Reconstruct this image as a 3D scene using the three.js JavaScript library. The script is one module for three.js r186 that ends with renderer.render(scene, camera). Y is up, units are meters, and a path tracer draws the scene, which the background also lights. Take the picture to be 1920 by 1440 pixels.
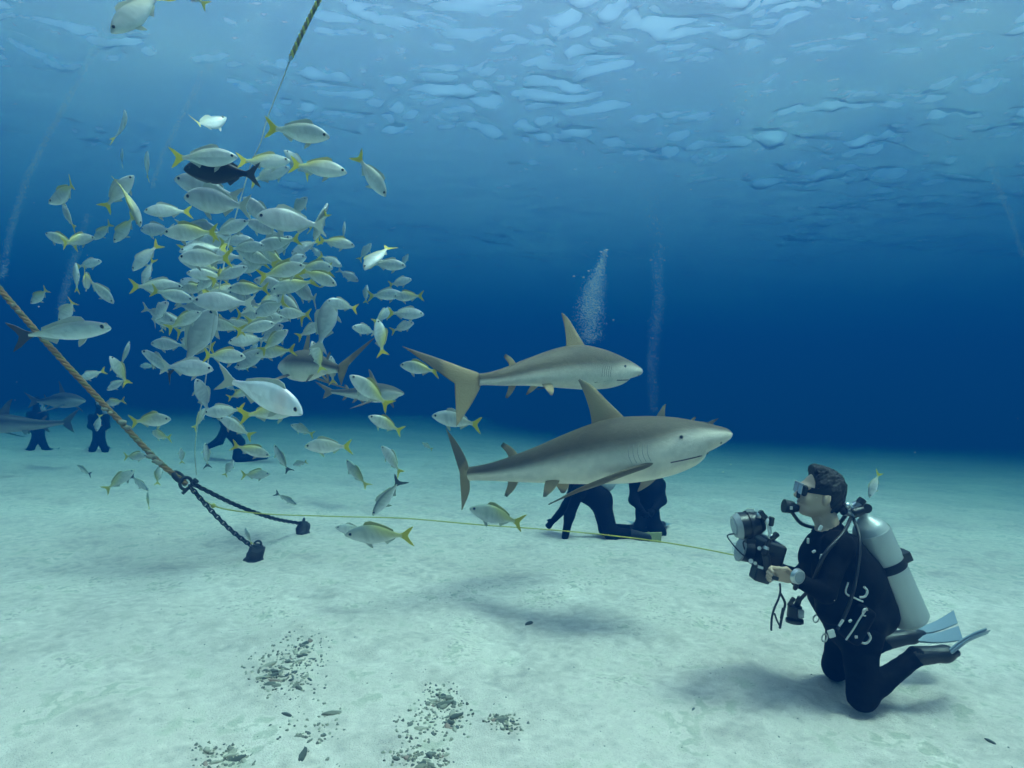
import * as THREE from 'three';
import { MarchingCubes } from 'three/addons/objects/MarchingCubes.js';
import { mergeGeometries, mergeVertices, toCreasedNormals } from 'three/addons/utils/BufferGeometryUtils.js';
import { RoundedBoxGeometry } from 'three/addons/geometries/RoundedBoxGeometry.js';

// ---------------------------------------------------------------- camera, sky, sun, exposure
const V = (x, y, z) => new THREE.Vector3(x, y, z);
const scene = new THREE.Scene();
const camera = new THREE.PerspectiveCamera(62, 4 / 3, 0.05, 600);
camera.position.set(0, 1.6, 0);
camera.rotation.order = 'YXZ';
camera.rotation.set(THREE.MathUtils.degToRad(1.0), 0, THREE.MathUtils.degToRad(1.4));
camera.updateMatrixWorld(true);
const renderer = new THREE.WebGLRenderer({ antialias: true });
renderer.setSize(1024, 768);
renderer.toneMapping = THREE.LinearToneMapping;
renderer.toneMappingExposure = 2.3;
renderer.shadowMap.enabled = true;

const SUN = V(0.36, 0.9, 0.12).normalize();
const sun = new THREE.DirectionalLight(new THREE.Color(1.0, 0.97, 0.9), 5);
sun.position.copy(SUN).multiplyScalar(60);
sun.castShadow = true;
sun.shadow.mapSize.set(2048, 2048);
sun.shadow.radius = 30;
sun.shadow.camera.left = sun.shadow.camera.bottom = -22;
sun.shadow.camera.right = sun.shadow.camera.top = 22;
sun.shadow.camera.near = 1; sun.shadow.camera.far = 140;
scene.add(sun, sun.target);

// seeded random and value noise
function rng(seed) { let s = seed >>> 0; return () => { s = (s + 0x6d2b79f5) | 0; let t = Math.imul(s ^ (s >>> 15), 1 | s); t = (t + Math.imul(t ^ (t >>> 7), 61 | t)) ^ t; return ((t ^ (t >>> 14)) >>> 0) / 4294967296; }; }
function hash(ix, iy, iz) { let h = Math.imul(ix, 374761393) ^ Math.imul(iy, 668265263) ^ Math.imul(iz, 2147483647 - 1274126177); h = Math.imul(h ^ (h >>> 13), 1274126177); return ((h ^ (h >>> 16)) >>> 0) / 4294967296; }
const sm = (t) => t * t * (3 - 2 * t);
function noise(x, y, z = 0) {
  const ix = Math.floor(x), iy = Math.floor(y), iz = Math.floor(z), u = sm(x - ix), v = sm(y - iy), w = sm(z - iz);
  const l = (a, b, t) => a + (b - a) * t;
  const f = (k) => l(l(hash(ix, iy, iz + k), hash(ix + 1, iy, iz + k), u), l(hash(ix, iy + 1, iz + k), hash(ix + 1, iy + 1, iz + k), u), v);
  return w ? l(f(0), f(1), w) : f(0);
}
function fbm(x, y, z = 0, o = 4) { let a = 0.5, s = 0, n = 0; for (let i = 0; i < o; i++) { s += a * noise(x, y, z + i * 7.3 * 0); n += a; a *= 0.5; x = x * 2.03 + 17.1; y = y * 2.03 + 5.7; z *= 2.03; } return s / n; }
const clamp = (x, a = 0, b = 1) => Math.min(b, Math.max(a, x));
const sstep = (a, b, x) => sm(clamp((x - a) / (b - a)));
const lerp = (a, b, t) => a + (b - a) * t;

// daylight sky above the water: pale blue air with broken cloud all round
{
  const W = 1024, H = 512, d = new Float32Array(W * H * 4);
  for (let j = 0; j < H; j++) for (let i = 0; i < W; i++) {
    const el = (j + 0.5) / H * Math.PI - Math.PI / 2, az = (i + 0.5) / W * 2 * Math.PI, up = Math.max(Math.sin(el), 0);
    const X = Math.cos(az) * Math.cos(el), Z = Math.sin(az) * Math.cos(el), q = 1 / (up + 0.25);
    const c = sstep(0.47, 0.68, fbm(X * q * 2.2 + 6.1, Z * q * 2.2 + 11.4, 0, 5));
    const k = (j * W + i) * 4, t = Math.pow(1 - up, 3);
    d[k] = lerp(lerp(0.8, 0.5, t), 1.35, c * 0.55); d[k + 1] = lerp(lerp(0.82, 0.56, t), 1.25, c * 0.55); d[k + 2] = lerp(lerp(1.1, 0.78, t), 1.25, c * 0.55); d[k + 3] = 1;
  }
  const sky = new THREE.DataTexture(d, W, H, THREE.RGBAFormat, THREE.FloatType);
  sky.mapping = THREE.EquirectangularReflectionMapping; sky.magFilter = sky.minFilter = THREE.LinearFilter; sky.wrapS = THREE.RepeatWrapping; sky.needsUpdate = true;
  scene.background = sky; scene.environment = sky;
}

// sea water: light scatters blue in it, red is absorbed
const SURFACE = 11;
scene.fog = new THREE.FogExp2(new THREE.Color(0.012, 0.235, 0.95), 0.049);

// ---------------------------------------------------------------- helpers
const F = 720 / Math.tan(THREE.MathUtils.degToRad(31));
const RIGHT = V(1, 0, 0).applyQuaternion(camera.quaternion), UPV = V(0, 1, 0).applyQuaternion(camera.quaternion), FWD = V(0, 0, -1).applyQuaternion(camera.quaternion);
// where a thing stands that the photograph (1920 wide) shows at x, y when it is d metres away
const at = (x, y, d) => camera.position.clone().addScaledVector(FWD, d).addScaledVector(RIGHT, (x - 960) / F * d).addScaledVector(UPV, (720 - y) / F * d);
const taken = new Map();
function numbered(name) { const n = taken.get(name) || 0; taken.set(name, n + 1); return n ? name + '_' + String(n).padStart(3, '0') : name; }
function tag(o, label, category, group) { o.userData = { label, category }; if (group) o.userData.group = group; return o; }
function structure(o, name) { o.name = numbered(name); o.userData = { kind: 'structure' }; o.receiveShadow = true; scene.add(o); return o; }
function base(name, label, category, group, pos) { const g = new THREE.Group(); g.name = numbered(name); tag(g, label, category, group); if (pos) g.position.copy(pos); scene.add(g); return g; }
function part(name, geo, mat, parent) { const m = new THREE.Mesh(geo, mat); m.name = name; m.castShadow = m.receiveShadow = true; parent.add(m); return m; }
const std = (r, g, b, rough = 0.8, o = {}) => new THREE.MeshStandardMaterial({ color: new THREE.Color().setRGB(r, g, b), roughness: rough, ...o });
const phys = (r, g, b, rough, o = {}) => new THREE.MeshPhysicalMaterial({ color: new THREE.Color().setRGB(r, g, b), roughness: rough, ...o });
function grid(nu, nv, fn, uvfn) {           // a sheet through fn(u, v), 0..1
  const p = [], uv = [], idx = [];
  for (let j = 0; j <= nv; j++) for (let i = 0; i <= nu; i++) { const q = fn(i / nu, j / nv); p.push(q[0], q[1], q[2]); const t = uvfn ? uvfn(i / nu, j / nv, q) : [i / nu, j / nv]; uv.push(t[0], t[1]); }
  for (let j = 0; j < nv; j++) for (let i = 0; i < nu; i++) { const a = j * (nu + 1) + i, b = a + 1, c = a + nu + 1, d = c + 1; idx.push(a, b, d, a, d, c); }
  const g = new THREE.BufferGeometry();
  g.setAttribute('position', new THREE.Float32BufferAttribute(p, 3)); g.setAttribute('uv', new THREE.Float32BufferAttribute(uv, 2)); g.setIndex(idx); g.computeVertexNormals();
  return g;
}
function texture(W, H, fn, srgb = true, rx = 1, ry = 1) {    // fn(u, v) -> [r, g, b] 0..255
  const d = new Uint8Array(W * H * 4);
  for (let j = 0; j < H; j++) for (let i = 0; i < W; i++) { const c = fn((i + 0.5) / W, (j + 0.5) / H), k = (j * W + i) * 4; d[k] = clamp(c[0], 0, 255); d[k + 1] = clamp(c[1], 0, 255); d[k + 2] = clamp(c[2], 0, 255); d[k + 3] = 255; }
  const t = new THREE.DataTexture(d, W, H); t.wrapS = t.wrapT = THREE.RepeatWrapping; t.magFilter = THREE.LinearFilter; t.minFilter = THREE.LinearMipmapLinearFilter; t.generateMipmaps = true;
  if (srgb) t.colorSpace = THREE.SRGBColorSpace; t.repeat.set(rx, ry); t.needsUpdate = true; return t;
}

// ---------------------------------------------------------------- seabed
const spread = (t, far, near) => { const s = t * 2 - 1; return Math.sign(s) * (near * Math.abs(s) + (far - near) * Math.pow(Math.abs(s), 3.4)); };
function seabed(x, z) {
  const d = Math.hypot(x, z);
  let y = 0.22 * (fbm(x * 0.16 + 3, z * 0.16 + 8, 0, 3) - 0.5) * sstep(1, 9, d) + 0.07 * (fbm(x * 0.7 + 13, z * 0.7 + 1, 0, 3) - 0.5);
  y += 0.05 * (fbm(x * 3.1, z * 3.1, 0, 3) - 0.5) + 0.016 * (noise(x * 13 + z * 4, z * 13) - 0.5) - 0.03 * sstep(0.62, 0.8, noise(x * 2.3 + 40, z * 2.3 + 7)) * noise(x * 7, z * 7 + 3);
  y -= 0.012 * Math.max(0, -z - 7);
  y -= 0.027 * Math.max(0, -z + x * 0.4 - 7) * sstep(-9, 6, x);    // and slopes away on the right
  return y;
}
// noise that repeats every n cells, so that the sand texture tiles
function pnoise(u, v, n, k) { const x = u * n, y = v * n, ix = Math.floor(x), iy = Math.floor(y), a = sm(x - ix), b = sm(y - iy), w = (i) => ((i % n) + n) % n, h = (i, j) => hash(w(i), w(j), k); return lerp(lerp(h(ix, iy), h(ix + 1, iy), a), lerp(h(ix, iy + 1), h(ix + 1, iy + 1), a), b); }
const pfbm = (u, v, n, k, o = 4) => { let s = 0, a = 0.5, t = 0; for (let i = 0; i < o; i++) { s += a * pnoise(u, v, n << i, k + i); t += a; a *= 0.55; } return s / t; };
const sandMap = texture(1024, 1024, (u, v) => {
  const wu = u + 0.03 * (pnoise(u, v, 8, 1) - 0.5), wv = v + 0.03 * (pnoise(u, v, 8, 2) - 0.5);
  const big = pfbm(wu, wv, 3, 10, 3), mid = pfbm(wu, wv, 11, 20, 4), fine = pfbm(u, v, 60, 30, 3), g = hash(Math.floor(u * 1024), Math.floor(v * 1024), 5);
  const spk = pfbm(u, v, 150, 40, 2);
  let t = 0.87 + 0.16 * (big - 0.5) + 0.2 * (mid - 0.5) + 0.2 * (fine - 0.5) + 0.06 * (g - 0.5) - 0.16 * sstep(0.6, 0.8, spk) * sstep(0.5, 0.68, mid) * sstep(0.4, 0.6, big);
  if (g > 0.985) t *= 0.7;                                             // dark grains
  const algae = sstep(0.5, 0.78, mid) * sstep(0.45, 0.7, fine) * 0.2;    // thin patches of algae
  return [240 * t * (1 - algae), 225 * t * (1 - algae * 0.85), 212 * t * (1 - algae)];
});
const sandBump = texture(512, 512, (u, v) => { const g = 128 + 60 * (hash(Math.floor(u * 512), Math.floor(v * 512), 9) - 0.5) + 190 * (pfbm(u, v, 12, 50, 5) - 0.5); return [g, g, g]; }, false, 1.7, 1.7);
{
  const g = grid(560, 560, (u, v) => { const x = spread(u, 95, 8), z = -4 + spread(v, 95, 8); return [x, seabed(x, z), z]; }, (u, v, q) => [q[0] / 3.1, q[2] / 3.1]);
  const idx = g.index.array; for (let i = 0; i < idx.length; i += 3) { const t = idx[i]; idx[i] = idx[i + 1]; idx[i + 1] = t; } g.computeVertexNormals();
  structure(new THREE.Mesh(g, new THREE.MeshStandardMaterial({ map: sandMap, bumpMap: sandBump, bumpScale: 0.02, roughness: 1 })), 'sandy_seabed');
}

// ---------------------------------------------------------------- sea water: a body with a rippled surface overhead
{
  const R = rng(71), waves = [];
  for (let i = 0; i < 44; i++) { const L = 0.3 * Math.pow(7, Math.pow(i / 43, 0.8)), a = 1.4 + (R() - 0.5) * 2.2, k = 2 * Math.PI / L; waves.push([Math.cos(a) * k, Math.sin(a) * k, R() * 6.283, 0.078 * Math.pow(L / 2, -0.15) * L / 6.283 * (0.6 + 0.8 * R())]); }
  const wave = (x, z) => { const f = 1 / (1 + Math.pow(Math.hypot(x, z) / 60, 4)); let y = 0; const wx = x + 1.5 * noise(x * 0.6, z * 0.6, 3), wz = z + 1.3 * noise(x * 0.6 + 40, z * 0.6, 9); const amp = 0.3 + 0.45 * sstep(-16, 12, x + 0.3 * z) + 0.7 * sstep(0.3, 0.68, fbm(x * 0.16 + z * 0.1 + 5, z * 0.3 - x * 0.08 + 2, 0, 4)); for (const [a, b, p, h] of waves) { const s = Math.sin(a * wx + b * wz + p); y += h * (s - 0.3 * s * s); } return y * f * amp; };
  const N = 720, top = grid(N, N, (u, v) => { const x = spread(u, 90, 25), z = -13 + spread(v, 90, 25); return [x, SURFACE + wave(x, z), z]; });
  const p = top.attributes.position, pts = Array.from(p.array), idx = Array.from(top.index.array), n = N + 1;
  for (let i = 0; i < idx.length; i += 3) { const t = idx[i]; idx[i] = idx[i + 1]; idx[i + 1] = t; }
  const b = p.count, c = [[0, 0], [N, 0], [N, N], [0, N]].map(([i, j]) => j * n + i);
  for (const k of c) pts.push(p.getX(k), -9, p.getZ(k));
  const rim = []; for (let i = 0; i < N; i++) rim.push(i); for (let j = 0; j < N; j++) rim.push(j * n + N); for (let i = N; i > 0; i--) rim.push(N * n + i); for (let j = N; j > 0; j--) rim.push(j * n);
  for (let q = 0; q < rim.length; q++) { const a = rim[q], e = rim[(q + 1) % rim.length], s = Math.floor(q / N); idx.push(a, e, b + s); if ((q + 1) % N === 0) idx.push(e, b + (s + 1) % 4, b + s); }
  idx.push(b, b + 1, b + 2, b, b + 2, b + 3);
  const g = new THREE.BufferGeometry(); g.setAttribute('position', new THREE.Float32BufferAttribute(pts, 3)); g.setIndex(idx); g.computeVertexNormals();
  const uv = new Float32Array(pts.length / 3 * 2); for (let i = 0; i < uv.length / 2; i++) { uv[i * 2] = pts[i * 3] / 5; uv[i * 2 + 1] = pts[i * 3 + 2] / 5; } g.setAttribute('uv', new THREE.BufferAttribute(uv, 2));
  const ripple = texture(512, 512, (u, v) => { const wu = u + 0.05 * pnoise(u, v, 6, 3), wv = v + 0.05 * pnoise(u, v, 6, 4), k = 255 * (0.65 * pfbm(wu, wv, 14, 77, 4) + 0.35 * Math.abs(2 * pnoise(wu, wv, 20, 5) - 1)); return [k, k, k]; }, false);
  const m = new THREE.MeshPhysicalMaterial({ color: 0xffffff, bumpMap: ripple, bumpScale: 0.02, roughness: 0.55, transmission: 1, thickness: 10, ior: 1.33, transparent: true, opacity: 0.64, attenuationColor: new THREE.Color().setRGB(0.61, 0.875, 0.835), attenuationDistance: 9 });
  const w = structure(new THREE.Mesh(g, m), 'sea_water'); w.castShadow = false;
}

// ---------------------------------------------------------------- shape helpers for living things
function curve1(pts) { return (t) => { let i = 0; while (i < pts.length - 2 && t > pts[i + 1][0]) i++; const [a, A] = pts[i], [b, B] = pts[i + 1], p = pts[Math.max(0, i - 1)], n = pts[Math.min(pts.length - 1, i + 2)]; const u = clamp((t - a) / (b - a)), h = b - a, m0 = (B - p[1]) / (b - p[0] || 1) * h, m1 = (n[1] - A) / (n[0] - a || 1) * h, u2 = u * u, u3 = u2 * u; return (2 * u3 - 3 * u2 + 1) * A + (u3 - 2 * u2 + u) * m0 + (-2 * u3 + 3 * u2) * B + (u3 - u2) * m1; }; }
function tint(g, fn) { const p = g.attributes.position, c = new Float32Array(p.count * 3); for (let i = 0; i < p.count; i++) { const q = fn(p.getX(i), p.getY(i), p.getZ(i), i); c[i * 3] = q[0]; c[i * 3 + 1] = q[1]; c[i * 3 + 2] = q[2]; } g.setAttribute('color', new THREE.BufferAttribute(c, 3)); return g; }
const mix3 = (a, b, t) => [lerp(a[0], b[0], t), lerp(a[1], b[1], t), lerp(a[2], b[2], t)];
// a fin: leading and trailing edges from root to tip (arrays of Vector3), lens-shaped across
function fin(LE, TE, across, thick, ns = 12, nc = 12, both = false) {
  const a = new THREE.CatmullRomCurve3(LE), b = new THREE.CatmullRomCurve3(TE), N = across.clone().normalize();
  return mergeVertices(grid(nc, ns, (u, v) => { const p = a.getPoint(v), q = b.getPoint(v), c = 0.5 - 0.5 * Math.cos(u * 2 * Math.PI), s = Math.sin(u * 2 * Math.PI), w = p.distanceTo(q); const r = p.lerp(q, c).addScaledVector(N, s * Math.min(thick * (both ? 0.25 + 0.75 * Math.sin(Math.PI * v) : 1 - 0.75 * v), w * 0.4) * Math.pow(1 - c, 0.4)); return [r.x, r.y, r.z]; }), 1e-6);
}
function tube(pts, r, seg = 24, rad = 6, closed = false) { return new THREE.TubeGeometry(new THREE.CatmullRomCurve3(pts, closed), seg, r, rad, closed); }
function bar(a, b, r0, r1 = r0, n = 10) { const d = b.clone().sub(a), g = new THREE.CylinderGeometry(r1, r0, d.length(), n); g.applyQuaternion(new THREE.Quaternion().setFromUnitVectors(V(0, 1, 0), d.clone().normalize())); const m = a.clone().add(b).multiplyScalar(0.5); g.translate(m.x, m.y, m.z); return g; }
function rbox(w, h, d, r, c, q) { const g = new RoundedBoxGeometry(w, h, d, 2, r); if (q) g.applyQuaternion(q); g.translate(c.x, c.y, c.z); return g; }
const join = (list) => mergeGeometries(list.map((g) => { const h = g.index ? g.toNonIndexed() : g; for (const k of Object.keys(h.attributes)) if (!['position', 'normal', 'uv'].includes(k)) h.deleteAttribute(k); if (!h.attributes.uv) h.setAttribute('uv', new THREE.Float32BufferAttribute(new Float32Array(h.attributes.position.count * 2), 2)); return h; }));
const sphere = (c, r, n = 14) => { const g = new THREE.SphereGeometry(r, n, Math.ceil(n * 0.7)); g.translate(c.x, c.y, c.z); return g; };
const frame = (x, up) => { const X = x.clone().normalize(), Z = X.clone().cross(up).normalize(), Y = Z.clone().cross(X); return new THREE.Quaternion().setFromRotationMatrix(new THREE.Matrix4().makeBasis(X, Y, Z)); };

// signed distances, smooth union, and the surface of a field
const segd = (p, a, b, ra, rb) => { const bx = b.x - a.x, by = b.y - a.y, bz = b.z - a.z, px = p[0] - a.x, py = p[1] - a.y, pz = p[2] - a.z, h = clamp((px * bx + py * by + pz * bz) / (bx * bx + by * by + bz * bz || 1e-9)); return Math.hypot(px - bx * h, py - by * h, pz - bz * h) - lerp(ra, rb, h); };
const smin = (a, b, k) => { const h = Math.max(k - Math.abs(a - b), 0) / k; return Math.min(a, b) - h * h * k * 0.25; };
function surfaceOf(fn, lo, hi, cell) {
  const c = lo.clone().add(hi).multiplyScalar(0.5), half = Math.max(hi.x - lo.x, hi.y - lo.y, hi.z - lo.z) / 2 + cell * 3, n = Math.ceil(2 * half / cell) + 4;
  const mc = new MarchingCubes(n, new THREE.MeshBasicMaterial(), false, false, 240000); mc.isolation = 0;
  const S = half * n / (n - 4), p = [0, 0, 0], i0 = (v, m) => (v - m) / S * (n / 2) + n / 2;
  mc.field.fill(-1);
  const r = (a, b, m) => [Math.max(0, Math.floor(i0(a, m)) - 3), Math.min(n - 1, Math.ceil(i0(b, m)) + 3)];
  const [x0, x1] = r(lo.x, hi.x, c.x), [y0, y1] = r(lo.y, hi.y, c.y), [z0, z1] = r(lo.z, hi.z, c.z);
  for (let z = z0; z <= z1; z++) { p[2] = c.z + (z - n / 2) / (n / 2) * S; for (let y = y0; y <= y1; y++) { p[1] = c.y + (y - n / 2) / (n / 2) * S; for (let x = x0; x <= x1; x++) { p[0] = c.x + (x - n / 2) / (n / 2) * S; mc.field[n * n * z + n * y + x] = -fn(p); } } }
  mc.update();
  let g = new THREE.BufferGeometry(); g.setAttribute('position', new THREE.BufferAttribute(mc.positionArray.slice(0, mc.count * 3), 3));
  g.scale(S, S, S); g.translate(c.x, c.y, c.z); g = mergeVertices(g, cell * 0.02);
  g.computeVertexNormals(); return g;
}

// ---------------------------------------------------------------- fish
const FISH_MAT = new THREE.MeshPhysicalMaterial({ vertexColors: true, color: 0xffffff, roughness: 0.42, metalness: 0.12, clearcoat: 0.25, clearcoatRoughness: 0.4 });
const FIN_Y = phys(0.72, 0.62, 0.03, 0.6, { transmission: 0.25, thickness: 0, side: THREE.DoubleSide }), FIN_P = phys(0.55, 0.58, 0.5, 0.6, { transmission: 0.35, thickness: 0, side: THREE.DoubleSide }), FIN_O = phys(0.45, 0.44, 0.16, 0.6, { transmission: 0.3, thickness: 0, side: THREE.DoubleSide }), FIN_D = std(0.05, 0.055, 0.06, 0.6);
const EYE_M = std(0.006, 0.006, 0.008, 0.15), IRIS_M = std(0.5, 0.48, 0.35, 0.4);
const SPECIES = {
  snapper: { top: [[0, 0.014], [0.05, 0.057], [0.14, 0.112], [0.3, 0.160], [0.45, 0.154], [0.6, 0.112], [0.72, 0.054], [0.82, 0.031]], bot: [[0, 0.014], [0.05, 0.046], [0.14, 0.091], [0.3, 0.137], [0.45, 0.139], [0.6, 0.097], [0.72, 0.046], [0.82, 0.029]], wide: 0.46, back: [0.27, 0.31, 0.27], flank: [0.5, 0.53, 0.48], belly: [0.72, 0.74, 0.7], yellow: 0.6, tail: FIN_Y, fins: FIN_P },
  pale: { back: [0.34, 0.38, 0.37], flank: [0.54, 0.57, 0.55], belly: [0.74, 0.76, 0.74], yellow: 0.18, tail: FIN_Y, fins: FIN_P, like: 'snapper' },
  grey: { top: [[0, 0.014], [0.05, 0.07], [0.14, 0.13], [0.3, 0.175], [0.45, 0.17], [0.6, 0.12], [0.72, 0.06], [0.82, 0.032]], bot: [[0, 0.014], [0.05, 0.05], [0.14, 0.1], [0.3, 0.15], [0.45, 0.155], [0.6, 0.11], [0.72, 0.05], [0.82, 0.03]], wide: 0.4, back: [0.28, 0.3, 0.3], flank: [0.44, 0.46, 0.46], belly: [0.64, 0.66, 0.65], yellow: 0, tail: FIN_P, fins: FIN_P },
  white: { back: [0.82, 0.84, 0.84], flank: [0.92, 0.9, 0.89], belly: [0.93, 0.93, 0.92], yellow: 0, tail: FIN_P, fins: FIN_P, like: 'grey', pink: 1 },
  jack: { top: [[0, 0.012], [0.05, 0.045], [0.14, 0.08], [0.3, 0.105], [0.45, 0.1], [0.6, 0.07], [0.72, 0.034], [0.82, 0.016]], bot: [[0, 0.012], [0.05, 0.04], [0.14, 0.07], [0.3, 0.1], [0.45, 0.1], [0.6, 0.07], [0.72, 0.034], [0.82, 0.016]], wide: 0.55, back: [0.14, 0.17, 0.17], flank: [0.55, 0.6, 0.57], belly: [0.85, 0.87, 0.84], yellow: 0.1, tail: FIN_D, fins: FIN_P },
  black: { back: [0.006, 0.008, 0.012], flank: [0.008, 0.01, 0.014], belly: [0.008, 0.01, 0.014], yellow: 0, tail: FIN_D, fins: FIN_D, like: 'grey' },
};
const fishCache = new Map();
function fishShapes(kind, bend) {
  const key = kind + bend; if (fishCache.has(key)) return fishCache.get(key);
  const s = { ...SPECIES[SPECIES[kind].like || kind], ...SPECIES[kind] }, T = curve1(s.top), B = curve1(s.bot);
  const warp = (x, y, z) => { const t = 0.42 - x, k = bend * (t > 0 ? 0.75 * Math.pow(t, 1.7) : 0.35 * Math.pow(-t, 1.6)), dk = bend * (t > 0 ? 1.27 * Math.pow(t, 0.7) : 0.3 * Math.pow(-t, 0.6)); return [x + (t > 0 ? 1 : -1) * Math.abs(dk * dk) * 0.12 * Math.abs(t), y, z * Math.cos(dk * 0.6) + k]; };
  const bendGeo = (g) => { const p = g.attributes.position; for (let i = 0; i < p.count; i++) { const q = warp(p.getX(i), p.getY(i), p.getZ(i)); p.setXYZ(i, q[0], q[1], q[2]); } g.computeVertexNormals(); return g; };
  const col = [];
  let body = grid(16, 26, (u, v) => {
    const t = 0.83 * Math.pow(v, 1.15), a = u * 2 * Math.PI, c = Math.cos(a), n = Math.sin(a), h = n > 0 ? T(t) : B(t), w = (T(t) + B(t)) * 0.5 * s.wide * (t < 0.2 ? 1 + 0.25 * (1 - t / 0.2) : 1), tip = v === 0 ? 0.2 : 1;
    const up = Math.sign(n) * Math.pow(Math.abs(n), 0.85);
    let k = up > 0.1 ? mix3(s.flank, s.back, sstep(0.25, 0.95, up)) : mix3(s.flank, s.belly, sstep(0, 0.8, -up));
    const spot = (0.9 + 0.2 * noise(t * 30, a * 5, 2)) * (1 - 0.16 * sstep(0.55, 0.8, noise(t * 46, a * 26 / 6.283 * 2, 5)) * (t > 0.2 ? 1 : 0)); k = k.map((q) => q * spot);
    const yl = s.yellow * clamp(sstep(0.42, 0.8, t + 0.25 * Math.max(up, 0)) * (up > -0.35 ? 1 : 0.35) + 0.4 * Math.exp(-Math.pow((up - 0.25) / 0.16, 2)) * sstep(0.1, 0.5, t));
    k = mix3(k, [0.68, 0.6, 0.05], clamp(yl) * 0.9);
    if (s.pink) k = mix3(k, [0.85, 0.55, 0.55], 0.4 * Math.exp(-Math.pow((t - 0.24) / 0.08, 2)));
    if (t > 0.185 && t < 0.2 && up < 0.55) k = k.map((q) => q * 0.78);                 // edge of the gill cover
    if (t < 0.03 && up < 0 && up > -0.5) k = k.map((q) => q * 0.6);                     // mouth
    col.push(...k); return [0.42 - t, up * h * tip, c * w * tip];
  });
  body.setAttribute('color', new THREE.Float32BufferAttribute(col, 3)); body = bendGeo(body);
  const plate = (pts, th, side) => { const sh = new THREE.Shape(pts.map(([x, y]) => new THREE.Vector2(0.42 - x, y))); const g = new THREE.ExtrudeGeometry(sh, { depth: th, bevelEnabled: false, curveSegments: 4 }); g.translate(0, 0, -th / 2); if (side) { g.translate(-side.x, -side.y, 0); g.rotateX(side.rx); g.rotateY(side.ry); g.translate(side.x, side.y, side.z); } return bendGeo(g); };
  const tp = T(0.4), wz = (T(0.22) + B(0.22)) * 0.5 * s.wide;
  const out = {
    body,
    tail_fin: plate([[0.79, 0.028], [0.85, 0.055], [0.93, 0.125], [1.0, 0.165], [0.985, 0.13], [0.935, 0.05], [0.915, 0], [0.935, -0.05], [0.985, -0.13], [1.0, -0.165], [0.93, -0.125], [0.85, -0.055], [0.79, -0.026]], 0.009),
    dorsal_fin: plate([[0.26, T(0.26) - 0.012], [0.3, T(0.3) + 0.045], [0.38, tp + 0.06], [0.48, T(0.48) + 0.043], [0.6, T(0.6) + 0.035], [0.7, T(0.7) + 0.03], [0.71, T(0.71) - 0.006], [0.5, T(0.5) - 0.012]], 0.008),
    anal_fin: plate([[0.56, -B(0.56) + 0.01], [0.6, -B(0.6) - 0.06], [0.66, -B(0.66) - 0.035], [0.72, -B(0.72) - 0.02], [0.73, -B(0.73) + 0.006]], 0.008),
    pelvic_fin: plate([[0.28, -B(0.28) + 0.012], [0.33, -B(0.33) - 0.045], [0.39, -B(0.39) - 0.085], [0.385, -B(0.385) - 0.03], [0.36, -B(0.36) + 0.012]], 0.02),
  };
  for (const q of [-1, 1]) { out['pec' + q] = plate([[0.2, -0.01], [0.25, 0.015], [0.34, -0.005], [0.39, -0.03], [0.33, -0.035], [0.21, -0.035]], 0.006, { x: 0.22, y: -0.02, z: q * wz * 0.96, rx: 0, ry: -q * 0.45 }); const w = warp(0.34, 0.028, q * (T(0.09) + B(0.09)) * 0.5 * s.wide * 0.98); out['eye' + q] = V(...w); }
  fishCache.set(key, out); return out;
}
const eyeGeo = new THREE.SphereGeometry(1, 12, 8), irisGeo = new THREE.TorusGeometry(1, 0.28, 6, 14);
const fishMat = new Map();
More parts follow.
